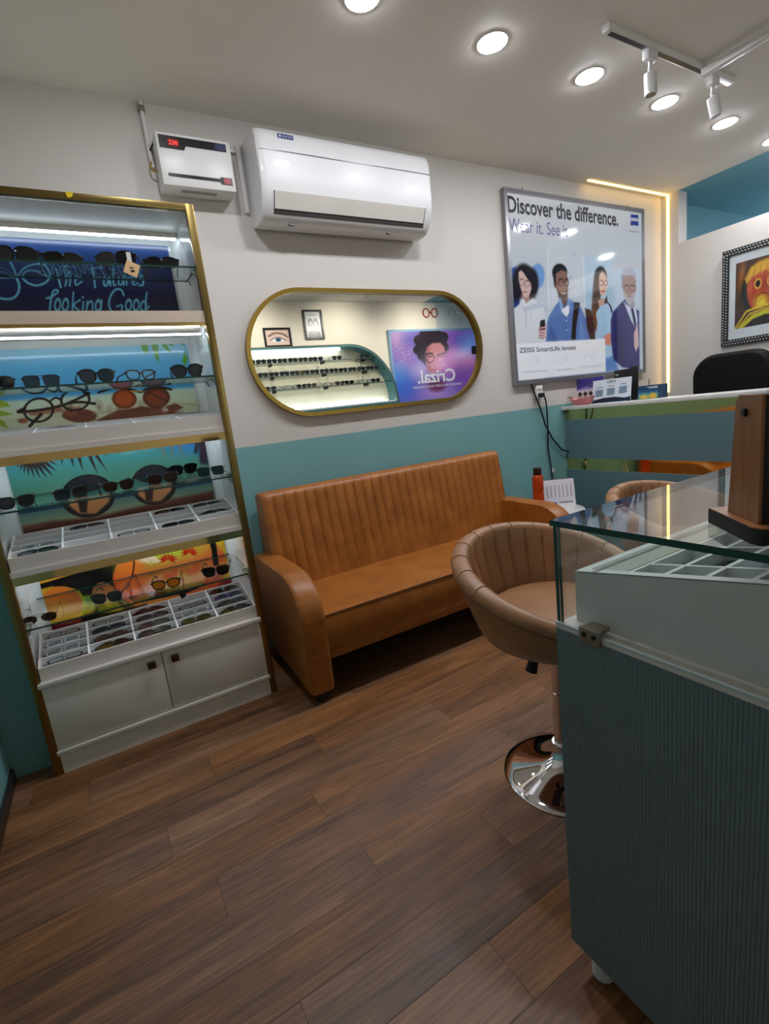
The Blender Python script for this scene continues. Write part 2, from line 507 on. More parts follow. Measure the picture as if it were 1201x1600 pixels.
TB = 1.158           # top of the teal band
def two_tone(name, a, b, parent=None, kind=True):
    """wall slab painted white above and teal below"""
    mb = MB()
    mb.box((a[0], a[1], TB), (b[0], b[1], C), 0)
    mb.box((a[0], a[1], 0), (b[0], b[1], TB), 1)
    return struct(name, mb, [WHITE, TEAL])
two_tone('wall_back', (XL - 0.1, D, 0), (XR + 0.12, D + 0.1, C))
mb = MB()
mb.box((XL - 0.1, YB, TB), (XL, D, C), 0); mb.box((XL - 0.1, YB, 0), (XL, D, TB), 1)
mb.box((XL, 2.30, TB), (-0.385, D, C), 0); mb.box((XL, 2.30, 0), (-0.385, D, TB), 1)
struct('wall_left', mb, [WHITE, TEAL])
mb = MB(); mb.box((XL, -0.6, 0), (XL + 0.012, 2.288, 0.055), 0, 0.003)
struct('baseboard_left', mb, mat('dark_skirting', (44, 40, 38), 0.4))
mb = MB(); mb.box((XL - 0.1, YB - 0.1, 0), (4.72, YB, C))
struct('wall_front', mb, mat('cream_wall_paint', (236, 226, 208), 0.6, var=0.02, scale=3))
mb = MB(); mb.box((4.72, YB - 0.1, 0), (XF, YB, C))
struct('wall_front_side', mb, mat('pale_grey_paint', (196, 200, 200), 0.5))
# right wall: pillar, then a partition that stops short of the ceiling
mb = MB()
mb.box((XR, 2.525, 0), (XR + 0.12, D, C), 0)
mb.box((XR, 0.95, 0), (XR + 0.12, 2.525, 2.345), 0)
struct('wall_right', mb, WHITE)
mb = MB(); mb.box((XL - 0.1, YB - 0.1, C), (XR, D + 0.1, C + 0.1))
struct('ceiling', mb, CEIL)
mb = MB(); mb.box((XR, YB - 0.1, C), (XF, D + 0.3, C + 0.1))
struct('ceiling_side', mb, TEALD)
mb = MB(); mb.box((XR + 0.12, 2.70, 0), (XF + 0.1, 2.80, C)); mb.box((XF, YB, 0), (XF + 0.1, 2.70, C))
struct('wall_side', mb, TEALD)

# ------------------------------------------------------------------ ceiling lights
LY = 1.80
LX = [0.533 + 0.635 * i for i in range(7)]
wh = ['row lamp nearest the display cabinet', 'nearest the camera, cut by the top edge of the photo', 'above the wall air conditioner',
      'left of the track light', 'under the first track spotlight', 'under the second track spotlight', 'cut by the right edge of the photo']
for i, x in enumerate(LX):
    t = thing('ceiling_downlight', (x, LY, C), 'round white recessed ceiling downlight ' + ('above the oval mirror, ' if 0 else '') + wh[i], 'ceiling light', 'row of ceiling downlights')
    mb = MB(); mb.lathe([(0.058, 0.0), (0.064, -0.004), (0.068, -0.003), (0.070, 0.0)], (x, LY, C), 40); part('trim_ring', mb, WPLAST, t)
    mb = MB(); mb.lathe([(0.058, -0.001), (0.052, -0.007), (0.03, -0.010), (0.0, -0.011)], (x, LY, C), 40); part('diffuser', mb, LAMPM, t)
for i, x in enumerate((1.9, 3.1, 4.3)):  # unseen spotlights, added to brighten the wall that the mirror shows
    t = thing('added_spotlight', (x, 0.05, C), 'added white spotlight brightening the showcase wall, ' + ('over the curved showcase', 'over the tall grey portrait print', 'over the purple poster')[i], 'spotlight', 'added spotlights on the showcase wall')
    part('mount', MB().lathe([(0.045, 0.0), (0.045, -0.02), (0.012, -0.024), (0.012, -0.06), (0.0, -0.06)], (x, 0.05, C), 28), WPLAST, t)
    dr = Vector((0, -0.80, -0.60)).normalized(); p0 = Vector((x, 0.05, C - 0.075)); p1 = p0 + dr * 0.11
    part('lamp_head', MB().tube([p0 - dr * .03, p0 - dr * .028, p1 - dr * .002, p1], [0.024, 0.03, 0.03, 0.028], 24), GLOSSW, t)
    part('lens', MB().tube([p1 + dr * 0.0003, p1 + dr * 0.002], 0.024, 20), emitter('spot_lens_lit', (255, 246, 230), 6.0), t)
    ld = bpy.data.lights.new('spot_beam', 'SPOT'); ld.energy = SPOT_W; ld.color = (1.0, 0.95, 0.86); ld.spot_size = 2.0; ld.spot_blend = 0.9; ld.shadow_soft_size = 0.024
    lo = bpy.data.objects.new('spot_beam', ld); COL.objects.link(lo); lo.parent = t
    lo.location = p1 + dr * 0.03 - Vector((x, 0.05, C)); lo.rotation_euler = dr.to_track_quat('-Z', 'Y').to_euler()
t = thing('ceiling_downlight', (5.6, 1.3, C), 'added unseen downlight brightening the teal room behind the partition', 'ceiling light')  # unseen lamp added to lift the teal room
mb = MB(); mb.lathe([(0.058, 0.0), (0.064, -0.004), (0.068, -0.003), (0.070, 0.0)], (5.6, 1.3, C), 32); part('trim_ring', mb, WPLAST, t)
mb = MB(); mb.lathe([(0.058, -0.001), (0.052, -0.007), (0.0, -0.011)], (5.6, 1.3, C), 32); part('diffuser', mb, LAMPM, t)
t = thing('added_tube_light', (6.5, 1.2, 2.2), 'added unseen tube light brightening the teal room behind the partition', 'tube light')  # unseen tube, added to light the teal ceiling over the partition
part('batten', MB().box((6.57, 0.6, 2.18), (6.599, 2.4, 2.22), 0, 0.003), WPLAST, t)
part('tube', MB().cyl((6.55, 0.62, 2.20), (6.55, 2.38, 2.20), 0.013, 16), emitter('added_tube_lamp', (235, 244, 255), 48.0), t)
# warm LED line: along the ceiling and down the right wall
mb = MB(); mb.box((3.49, 2.605, C - 0.006), (4.494, 2.621, C)); 
mb.box((4.494, 2.603, 1.14), (4.5, 2.621, C - 0.006))
tag(part('led_strip', mb, WARM), 'glowing warm yellow LED line in the ceiling corner and down the right wall', 'led strip')

# ------------------------------------------------------------------ track lights
def spot_head(t, x, y, z, tilt):
    s = part('adapter', MB().box((x - 0.035, y - 0.017, z - 0.042), (x + 0.035, y + 0.017, z), 0, 0.004), GLOSSW, t)
    part('neck', MB().tube([(x, y, z - 0.04), (x, y, z - 0.066), (x - 0.006, y, z - 0.074), (x, y, z - 0.085)], 0.008, 10), WPLAST, t)
    d = Vector((math.sin(tilt), -0.25 * abs(math.sin(tilt)), -math.cos(tilt)))
    p0 = Vector((x, y, z - 0.088)); p1 = p0 + d * 0.09
    h = part('lamp_head', MB().tube([p0, p0 + d * 0.003, p0 + d * 0.008, p1 - d * 0.005, p1 - d * 0.001, p1], [0.021, 0.0265, 0.027, 0.027, 0.0265, 0.024], 24), GLOSSW, t)
    part('lens', MB().tube([p1 + d * 0.0002, p1 + d * 0.0015], 0.021, 20), mat('spot_lens', (60, 60, 60), 0.1), t)
TZ = C - 0.03
t = thing('track_light', (2.7, 1.54, C), 'white ceiling track with two hanging cylinder spotlights', 'track light')
part('track', MB().box((2.20, 1.522, TZ), (3.225, 1.558, C), 0, 0.003), WPLAST, t)
part('track_slot', MB().box((2.225, 1.530, TZ - 0.0015), (2.47, 1.550, TZ + 0.001)).box((2.565, 1.530, TZ - 0.0015), (2.95, 1.550, TZ + 0.001)), BLACK, t, 'black slot of the track')
spot_head(t, 2.515, 1.54, TZ, 0.03)
spot_head(t, 3.045, 1.54, TZ, 0.30)
t = thing('track_light', (2.98, 0.8, C), 'second white ceiling track running towards the viewer past the two spotlights', 'track light')
part('track', MB().box((2.905, 0.1, TZ - 0.035), (2.945, 1.525, TZ - 0.004), 0, 0.003), WPLAST, t)
for yy in (0.5, 1.2): part('hanger', MB().box((2.915, yy, TZ - 0.005), (2.935, yy + .03, C)), WPLAST, t)

# ------------------------------------------------------------------ air conditioner
def ac():
    x0, x1 = 0.925, 1.925
    t = thing('air_conditioner', (1.425, D, 2.24), 'white split air conditioner on the wall above the oval mirror', 'air conditioner')
    # side profile (y, z), wall at D
    prof = [(D - 0.002, 2.30), (2.66, 2.245), (2.62, 2.232), (2.535, 2.236), (2.50, 2.258), (2.462, 2.335), (2.452, 2.365), (2.448, 2.42), (2.448, 2.515), (2.448, 2.52), (2.452, 2.585), (2.462, 2.610), (2.482, 2.624), (2.52, 2.63), (2.64, 2.635), (D - 0.002, 2.635)]
    def shell(pr, xa, xb, r):
        # end caps shrink so the front corners are rounded
        mb = MB(); cx, cz = 2.62, 2.43
        st = [(0.0, 0.93), (0.006, 0.965), (0.016, 0.985), (0.03, 1.0)]
        xs = [(xa + a, k) for a, k in st] + [(xb - a, k) for a, k in st[::-1]]
        vs = []; n = len(pr)
        for x, k in xs:
            for (y, z) in pr:
                vs.append((x, D - (D - y) * k if y < D - 0.01 else y, cz + (z - cz) * (1 - (1 - k) * 0.45)))
        fs = [[i * n + j, i * n + (j + 1) % n, (i + 1) * n + (j + 1) % n, (i + 1) * n + j] for i in range(len(xs) - 1) for j in range(n)]
        mb.add(vs, fs, 0, True); mb.add(vs[:n], [list(range(n))]); mb.add(vs[-n:], [list(range(n))])
        return mb
    body = part('body', shell(prof, x0, x1, 0.03), GLOSSW, t)
    part('panel_seam', MB().box((x0 + 0.012, 2.4462, 2.519), (x1 - 0.012, 2.4495, 2.5235)), mat('grey_seam', (120, 120, 120), 0.3, 0.4), t, 'grey seam of the front panel')
    # outlet on the sloping lower face
    def lowf(s, tt, d):
        a = Vector((0, 2.4555, 2.352)); b = Vector((0, 2.503, 2.253))
        p = a.lerp(b, tt); nrm = Vector((0, -(a - b).z, (a - b).y)).normalized()
        if nrm.y > 0: nrm = -nrm
        p = p + nrm * d
        return (x0 + 0.055 + (x1 - x0 - 0.11) * s, p.y, p.z)
    def slab(s0, s1, t0, t1, d0, d1):
        vs = [lowf(a, b, d) for d in (d0, d1) for (a, b) in ((s0, t0), (s1, t0), (s1, t1), (s0, t1))]
        return MB().add(vs, [[0, 1, 2, 3], [4, 5, 6, 7], [0, 1, 5, 4], [1, 2, 6, 5], [2, 3, 7, 6], [3, 0, 4, 7]])
    part('outlet', slab(0.0, 1.0, 0.02, 0.92, -0.012, 0.0022), mat('dark_outlet', (58, 56, 54), 0.5), t, 'dark air outlet')
    part('louvre', slab(0.004, 0.992, 0.02, 0.70, 0.001, 0.006), mat('warm_white_louvre', (206, 202, 194), 0.15, coat=0.5), t, 'hinged outlet flap')
    lx0, lx1, lz0, lz1 = 1.035, 1.115, 2.578, 2.597
    q = part('badge', MB().box((lx0, 2.4495, lz0), (lx1, 2.4515, lz1)), mat('navy_badge', (36, 54, 120), 0.3), t, 'small navy badge')
    text_part('BLUE STAR', None, lx0 + 0.026, lx1 - 0.004, lz0 + 0.005, lz1 - 0.006, WPLAST, q, y=2.4485)
    st = [( (lx0 + 0.012) + (0.0085 if k % 2 == 0 else 0.0035) * math.sin(k * PI / 4), (lz0 + lz1) / 2 + (0.0085 if k % 2 == 0 else 0.0035) * math.cos(k * PI / 4)) for k in range(8)]
    part('star_mark', MB().prism(st, 'y', 2.4485, 2.4493), WPLAST, q)
    for x in (1.08, 1.66):
        part('clip', MB().box((x - 0.012, 2.53, 2.229), (x + 0.012, 2.55, 2.236)), mat('grey_clip', (110, 110, 110), 0.5), t)
    return t
ac()

# ------------------------------------------------------------------ voltage stabiliser and conduit
t = thing('voltage_stabilizer', (0.665, D, 2.34), 'white wall voltage stabiliser with red digits left of the air conditioner', 'stabilizer')
sx0, sx1, sz0, sz1, sy = 0.502, 0.832, 2.362, 2.578, 2.552
part('body', MB().box((sx0, sy, sz0), (sx1, D - 0.001, sz1), 0, 0.008), WPLAST, t)
def onst(a, b, c, d, dy=0.0015): return MB().box((a, sy - dy, c), (b, sy + 0.001, d))
p = part('display_band', MB().prism([(sx0 + 0.012, sz1 - 0.066), (sx0 + 0.115, sz1 - 0.066), (sx0 + 0.125, sz1 - 0.048), (sx1 - 0.022, sz1 - 0.048), (sx1 - 0.022, sz1 - 0.014), (sx0 + 0.012, sz1 - 0.014)], 'y', sy - 0.0015, sy + 0.001), BLACK, t, 'black display band')
part('digit_window', onst(sx0 + 0.046, sx0 + 0.098, sz1 - 0.058, sz1 - 0.024, 0.003), mat('dark_red_window', (70, 14, 14), 0.3), p)
text_part('230', None, sx0 + 0.052, sx0 + 0.092, sz1 - 0.051, sz1 - 0.031, mat('red_digits', (60, 5, 5), 0.5, emit=(255, 50, 40), es=1.5), p, 'digits', y=sy - 0.0036, bold=0.03)
part('blue_label', onst(sx1 - 0.072, sx1 - 0.026, sz1 - 0.042, sz1 - 0.018, 0.002), mat('dark_blue_print', (30, 44, 90), 0.4), p)
p = part('switch_band', MB().prism([(sx0 + 0.028, sz0 + 0.036), (sx1 - 0.075, sz0 + 0.036), (sx1 - 0.068, sz0 + 0.026), (sx1 - 0.016, sz0 + 0.026), (sx1 - 0.016, sz0 + 0.058), (sx1 - 0.066, sz0 + 0.058), (sx1 - 0.075, sz0 + 0.050), (sx0 + 0.028, sz0 + 0.050)], 'y', sy - 0.0015, sy + 0.001), BLACK, t, 'black lower band')
part('rocker_switch', onst(sx1 - 0.056, sx1 - 0.024, sz0 + 0.030, sz0 + 0.054, 0.004), mat('red_switch', (150, 26, 26), 0.3), p)
mb = MB()
for k in range(17):
    x = sx0 + 0.085 + k * 0.0095
    mb.box((x, 2.585, sz0 - 0.0008), (x + 0.004, 2.615, sz0 + 0.001))
part('vent_slots', mb, BLACKM, t, 'row of vent slots underneath')
mb = MB().box((0.915 - 0.025, D - 0.022, 2.315), (0.915 - 0.003, D - 0.001, 2.62), 0, 0.002).box((0.835, D - 0.02, 2.585), (0.892, D - 0.001, 2.60), 0, 0.002)
tag(part('cable_duct', mb, WPLAST), 'white plastic cable duct between the stabiliser and the air conditioner', 'duct')
t = thing('conduit_pipe', (0.49, D, 2.55), 'thin white conduit on the wall left of the stabiliser, dropping from the ceiling', 'pipe')
part('pipe', MB().tube([(0.485, D - 0.012, C), (0.485, D - 0.012, 2.53), (0.49, D - 0.014, 2.47)], 0.009, 10), WPLAST, t)
part('clamp', MB().box((0.472, D - 0.024, 2.70), (0.498, D - 0.001, 2.722)), STEEL, t)
part('wire', MB().tube([(0.49, D - 0.014, 2.50), (0.475, D - 0.03, 2.47), (0.482, D - 0.045, 2.445), (0.50, D - 0.05, 2.44)], 0.004, 8), mat('ochre_wire', (170, 136, 50), 0.5), t, 'ochre wire')
part('wire', MB().tube([(0.488, D - 0.02, 2.54), (0.50, D - 0.04, 2.555), (0.503, D - 0.05, 2.56)], 0.004, 8), BLACK, t, 'black wire')

# ------------------------------------------------------------------ oval mirror
def stadium(cx, cz, w, h, n=24):
    r = h / 2; pts = []
    for i in range(n + 1):
        a = -PI / 2 + PI * i / n; pts.append((cx + w / 2 - r + r * math.cos(a), cz + r * math.sin(a)))
    for i in range(n + 1):
        a = PI / 2 + PI * i / n; pts.append((cx - w / 2 + r + r * math.cos(a), cz + r * math.sin(a)))
    return pts
MX, MZ, MW, MH = 1.58, 1.620, 1.606, 0.684
t = thing('wall_mirror', (MX, D, MZ - MH / 2), 'wide pill-shaped wall mirror with thin gold frame above the sofa', 'mirror')
mb = MB(); mb.ring(stadium(MX, MZ, MW, MH), stadium(MX, MZ, MW - 0.044, MH - 0.044), 'y', D - 0.034, D - 0.001)
part('frame', mb, GOLD, t)
mir = bpy.data.materials.new('mirror_silver'); mir.use_nodes = True
b = mir.node_tree.nodes['Principled BSDF']; b.inputs['Metallic'].default_value = 1; b.inputs['Roughness'].default_value = 0.003; b.inputs['Base Color'].default_value = (0.86, 0.88, 0.87, 1)
mb = MB(); mb.prism(stadium(MX, MZ, MW - 0.043, MH - 0.043), 'y', D - 0.012, D - 0.004)
part('mirror_glass', mb, mir, t)

# ------------------------------------------------------------------ backlit poster
def poster():
    x0, x1, z0, z1 = 2.662, 4.205, 1.333, 2.620
    yf = 2.640
    t = thing('lightbox_poster', ((x0 + x1) / 2, D, z0), 'large backlit poster of four people in glasses with a silver frame', 'poster')
    fw = 0.031
    def rect(a, b, c, d): return [(a, c), (b, c), (b, d), (a, d)]
    mb = MB(); mb.ring(rect(x0, x1, z0, z1), rect(x0 + fw * .5, x1 - fw * .5, z0 + fw * .5, z1 - fw * .5), 'y', yf - 0.007, D - 0.001)
    mb.ring(rect(x0 + fw * .45, x1 - fw * .45, z0 + fw * .45, z1 - fw * .45), rect(x0 + fw, x1 - fw, z0 + fw, z1 - fw), 'y', yf - 0.004, D - 0.004)
    part('frame', mb, ALU, t)
    for x in (2.86, 4.03):
        part('hook', MB().tube([(x, D - 0.006, z1 - 0.004), (x, D - 0.008, z1 + 0.02), (x + 0.004, D - 0.008, z1 + 0.026)], 0.004, 8), STEEL, t)
    a, b, c, d = x0 + fw, x1 - fw, z0 + fw, z1 - fw
    p = Paint((a, yf, d), (b - a, 0, 0), (0, 0, c - d), 300, 300)
    p.vgrad([(300, (226, 229, 232)), (360, (196, 202, 208)), (420, (186, 193, 203)), (480, (182, 192, 208)), (600, (190, 198, 212))])
    # four tall backdrops
    p.poly([(853, 320), (912, 320), (918, 540), (856, 540)], (196, 202, 210), 1, .7)
    p.poly([(912, 400), (955, 400), (960, 600), (918, 600)], (174, 200, 220), 3, .75)
    p.poly([(955, 420), (1000, 420), (1000, 600), (960, 600)], (184, 206, 224), 2, .8)
    p.poly([(910, 448), (955, 450), (957, 500), (914, 500)], (140, 178, 206), 6, .45)
    p.line([(855, 390), (857, 480)], 1.0, (220, 225, 230), sm=False); p.line([(911, 400), (913, 480)], 1.0, (222, 226, 230), sm=False)
    p.cloud(24, 858, 908, 395, 470, 2, 6, [(170, 178, 192), (206, 210, 216)], .25, 3)
    # first person: hooded top
    p.ell(840, 431, 10.5, 19, (112, 152, 206), 0, 1.2)
    p.poly([(797, 420), (806, 416), (806, 470), (798, 490)], (62, 86, 150), 1.5)
    p.poly([(799, 464), (812, 462), (812, 478), (800, 482)], (40, 58, 120), 1.5)
    p.ell(819, 440, 18, 28, (38, 33, 40), -.1, 2); p.ell(830, 443, 11, 24, (36, 31, 38), 0, 2); p.ell(808, 450, 9, 20, (36, 31, 40), .1, 2)
    p.poly([(814, 460), (827, 462), (828, 478), (816, 478)], (160, 128, 122), 1.2)
    p.poly([(810, 425), (814, 422), (819, 428), (824, 436), (829, 442), (830, 452), (827, 461), (822, 465), (817, 462), (813, 450), (810, 438)], (206, 176, 168), .9)
    p.line([(812, 436), (817, 436)], 1.2, (70, 52, 54)); p.line([(821, 438), (826, 440)], 1.2, (70, 52, 54))
    p.ell(815, 441, 3.4, 5, (110, 92, 100), 0, .5, .8, .45); p.ell(824, 443, 3.6, 5, (110, 92, 100), 0, .5, .8, .45)
    p.line([(820, 442), (820.5, 450), (822, 450)], .9, (170, 130, 124)); p.line([(817, 456), (823, 456)], 1.5, (150, 88, 92))
    p.poly([(800, 486), (812, 474), (817, 466), (822, 474), (832, 466), (843, 474), (850, 482), (853, 500), (853, 545), (803, 545)], (206, 212, 220), 1)
    p.poly([(811, 476), (818, 480), (830, 476), (845, 470), (848, 480), (832, 484), (818, 486)], (182, 190, 206), 1, .9)
    p.line([(821, 484), (821.5, 512)], .9, (150, 158, 176)); p.line([(829, 486), (829, 500)], .7, (176, 182, 198))
    p.poly([(800, 500), (812, 510), (816, 545), (803, 545)], (214, 218, 218), 3, .7)
    p.poly([(844, 501), (851, 499), (852, 515), (842, 517)], (30, 26, 34), .7)
    for k in range(4): p.line([(842 + k * .3, 513 + k * 4.2), (852, 511 + k * 5)], 2.6, (206, 150, 150)); p.line([(842, 515.5 + k * 4.2), (850, 514 + k * 5)], .8, (70, 34, 44))
    # second person: blue shirt and black strap
    p.ell(874, 425, 11.5, 13, (34, 31, 36), 0, 1.2); p.poly([(863, 426), (866, 448), (870, 452), (872, 430)], (40, 34, 38), 1)
    p.poly([(873, 460), (886, 462), (888, 480), (876, 482)], (104, 76, 66), 1)
    p.poly([(868, 428), (876, 422), (884, 424), (887, 436), (887, 452), (884, 464), (879, 468), (873, 463), (868, 448)], (136, 100, 84), 1)
    p.poly([(870, 448), (874, 456), (880, 459), (887, 452), (886, 464), (879, 469), (872, 464)], (72, 52, 48), 1.2, .85)
    p.line([(877, 458), (881, 459), (884, 457)], 1.2, (236, 230, 226)); p.line([(873, 436), (879, 435)], 1.1, (44, 34, 34)); p.line([(883, 435), (887, 436)], 1.1, (44, 34, 34))
    p.ell(876, 442, 4.2, 5.2, (50, 42, 46), 0, .5, .9, .5); p.ell(885, 442, 3.2, 5, (50, 42, 46), 0, .5, .9, .5)
    p.line([(889, 432), (892, 432), (892, 436)], .5, (120, 120, 130), sm=False); p.line([(889, 452), (892, 452)], .5, (120, 120, 130))
    p.poly([(853, 533), (854, 505), (858, 492), (870, 474), (875, 468), (882, 480), (887, 468), (893, 470), (906, 478), (916, 500), (925, 531)], (84, 116, 176), 1)
    p.poly([(874, 476), (881, 482), (889, 474), (889, 488), (885, 496), (878, 488)], (222, 226, 232), .8)
    p.poly([(872, 466), (876, 466), (880, 482), (876, 484)], (130, 160, 206), .8); p.poly([(887, 464), (892, 468), (891, 482), (886, 476)], (120, 150, 200), .8)
    p.line([(884, 494), (885, 532)], .8, (60, 86, 140)); p.ell(884.5, 501, .9, .9, (220, 226, 236)); p.ell(885, 516, .9, .9, (220, 226, 236))
    p.poly([(859, 504), (868, 520), (870, 533), (853, 533)], (64, 94, 156), 2, .8); p.poly([(906, 486), (912, 512), (914, 531), (904, 531)], (112, 142, 198), 2, .7)
    p.poly([(897, 472), (906, 473), (904, 484), (900, 510), (899, 531), (892, 531), (894, 500)], (32, 30, 38), .8)
    # third person: long hair, pale blue top
    p.ell(938, 432, 9.5, 16, (44, 38, 42), 0, 1.2)
    p.poly([(928, 430), (926, 452), (924, 480), (922, 500), (927, 512), (931, 518), (936, 500), (938, 470), (938, 436)], (84, 64, 58), 1.4)
    p.poly([(943, 470), (948, 462), (950, 480), (944, 486)], (60, 44, 42), 1)
    p.poly([(934, 470), (944, 466), (944, 480), (936, 482)], (194, 152, 134), 1)
    p.poly([(936, 428), (940, 424), (945, 427), (948, 436), (948, 450), (945, 460), (941, 464), (937, 458), (935, 444)], (214, 180, 164), 1)
    p.ell(938.5, 442, 3.2, 4, (90, 74, 74), 0, .5, .8, .4); p.ell(946, 442, 2.8, 4, (90, 74, 74), 0, .5, .8, .4)
    p.line([(938, 438), (941, 438)], .8, (70, 54, 52)); p.line([(942, 441), (942, 449)], .7, (180, 140, 126)); p.line([(939, 455), (944, 455)], 1.8, (178, 70, 60))
    p.poly([(914, 482), (922, 484), (928, 500), (930, 534), (922, 532), (916, 508)], (36, 32, 42), 1)
    p.poly([(931, 488), (938, 478), (948, 473), (956, 482), (958, 520), (946, 528), (946, 582), (966, 576), (956, 540), (930, 528)], (160, 194, 222), 1)
    p.line([(948, 472), (953, 478), (956, 488)], 2.2, (40, 36, 46)); p.poly([(926, 500), (930, 488), (933, 505), (931, 520)], (96, 66, 54), 1)
    p.poly([(943, 526), (953, 519), (957, 532), (952, 540), (945, 538)], (204, 132, 112), 1); p.poly([(945, 560), (958, 556), (966, 578), (946, 582)], (96, 134, 196), 1.5)
    # fourth person: grey hair and beard, navy suit
    p.ell(982, 430, 11.5, 13, (176, 180, 196), 0, 1.2); p.poly([(971, 430), (971, 448), (974, 456), (977, 432)], (138, 142, 156), 1)
    p.poly([(974, 468), (990, 468), (992, 486), (976, 482)], (150, 148, 166), 1)
    p.poly([(973, 436), (977, 430), (988, 430), (993, 438), (993, 456), (989, 470), (982, 474), (976, 466), (973, 450)], (164, 136, 130), 1)
    p.poly([(974, 454), (978, 460), (984, 462), (992, 456), (990, 470), (984, 477), (977, 470)], (176, 176, 182), 1.4, .9); p.line([(980, 463), (987, 463)], 1.2, (120, 92, 92))
    p.line([(975, 447), (993, 447)], .7, (84, 76, 84)); p.ell(978.5, 450, 4, 4, (96, 88, 96), 0, .5, .8, .4); p.ell(988.5, 450, 4, 4, (96, 88, 96), 0, .5, .8, .4)
    p.line([(976, 445.5), (981, 445)], 1.2, (90, 84, 90)); p.line([(985, 445), (991, 446)], 1.2, (90, 84, 90)); p.line([(983, 449), (983, 457)], .8, (136, 106, 102))
    p.poly([(954, 500), (957, 488), (973, 470), (976, 468), (986, 492), (994, 512), (992, 482), (998, 486), (999, 578), (972, 574), (958, 562), (954, 530)], (52, 54, 112), 1)
    p.poly([(973, 469), (978, 476), (986, 482), (993, 480), (996, 500), (994, 514), (986, 502)], (198, 210, 232), .9)
    p.poly([(985, 482), (989, 482), (993, 500), (994, 514), (990, 506)], (38, 40, 84), .8)
    p.poly([(958, 500), (968, 500), (976, 540), (975, 572), (960, 560)], (46, 46, 92), 3, .7)
    p.poly([(990, 520), (996, 506), (997, 520), (998, 540), (993, 550), (990, 540)], (206, 178, 178), 1)
    # white caption card, blue emblem
    p.poly([(805, 538), (945, 529), (946, 581), (811, 594)], (232, 235, 242), .8)
    p.poly([(850, 590.5), (946, 580.5), (1002, 576), (1002, 600), (850, 606)], (120, 150, 200), 1.5, .8)
    p.poly([(985, 335), (997, 336), (997, 341), (985, 340)], (44, 50, 140), .5); p.poly([(985, 341.4), (997, 342.4), (997, 344), (985, 343)], (130, 140, 190), .4)
    p.poly([(985, 345), (997, 346), (997, 353.5), (991, 352.0), (985, 352.5)], (44, 50, 140), .5)
    # fine outline icons
    for cx, cy in ((836, 563), (881, 563), (922, 560)):
        p.ell(cx - 3, cy, 5, 5.5, (206, 210, 220), 0, .5, .8, .35); p.poly([(cx, cy - 7), (cx + 7, cy - 7.5), (cx + 7, cy + 4), (cx, cy + 5)], (222, 226, 234), .6, .7)
    m = painted('backlit_print', 0.06, 0.5, POSTER_E, coat=0.5)
    sh = p.build('print_sheet', m, t)
    ink = mat('black_print_ink', (26, 24, 34), 0.5); ink2 = mat('violet_print_ink', (84, 80, 128), 0.5); ink3 = mat('pale_print_ink', (150, 154, 168), 0.5)
    def wr(txt, bl, tr, m, bold=0.0, nm='lettering'):
        A, B = AY(*bl, yf), AY(*tr, yf)
        text_part(txt, None, A[0], B[0], A[2], B[2], m, t, nm, y=yf - 0.0012, bold=bold)
    wr('Discover the difference.', (793, 332), (965, 331), ink, 0.026)
    wr('Wear it. See it', (795, 361), (886, 351), ink2, 0.0)
    wr('ZEISS SmartLife lenses', (811, 551.5), (899, 539), mat('grey_print_ink', (74, 76, 96), 0.5), 0.012)
    for s, a, b in (('Smart Dynamic Optics', (818, 584), (855, 577)), ('Age Intelligence', (870, 580), (895, 575)), ('Clear and Thin Optics', (908, 575), (940, 570))): wr(s, a, b, ink3)
    wr('Seeing beyond', (983, 362.4), (998, 361.4), ink, 0.0)
    wr('ZEISS', (986.2, 344.2), (996, 342.8), WPLAST, 0.0)
poster()

# socket under the poster, cords
t = thing('wall_socket', (2.905, D, 1.235), 'small white double socket box under the backlit poster', 'socket')
part('plate', MB().box((2.875, D - 0.03, 1.225), (2.94, D - 0.001, 1.318), 0, 0.004), WPLAST, t)
part('adapter_plug', MB().box((2.885, D - 0.055, 1.23), (2.932, D - 0.03, 1.262), 0, 0.004), BLACK, t, 'black plug')
part('switch', MB().box((2.885, D - 0.034, 1.285), (2.905, D - 0.03, 1.305), 0, 0.002).box((2.912, D - 0.034, 1.285), (2.932, D - 0.03, 1.305), 0, 0.002), mat('ivory_plastic', (216, 212, 204), 0.4), t)
t = thing('power_cord', (2.9, D, 0.6), 'black cords hanging from the poster and socket beside the reception desk', 'cord')
part('poster_cord', MB().tube([(2.845, D - 0.012, 1.34), (2.86, D - 0.02, 1.27), (2.895, D - 0.035, 1.16), (2.95, D - 0.03, 1.02), (3.03, D - 0.02, 0.91), (3.13, D - 0.02, 0.81), (3.192, D - 0.03, 0.79)], 0.006, 8), BLACK, t)
part('socket_cord', MB().tube([(2.93, D - 0.05, 1.235), (2.955, D - 0.04, 1.2), (2.985, D - 0.02, 1.13), (2.99, D - 0.015, 1.0), (2.985, D - 0.012, 0.85), (3.01, D - 0.012, 0.68), (3.03, D - 0.012, 0.5), (3.04, D - 0.012, 0.2), (3.04, D - 0.012, 0.006)], 0.0055, 8), BLACK, t)
part('inline_switch', MB().box((3.012, D - 0.024, 0.65), (3.03, D - 0.004, 0.68), 0, 0.003), WPLAST, t, 'small white in-line connector')

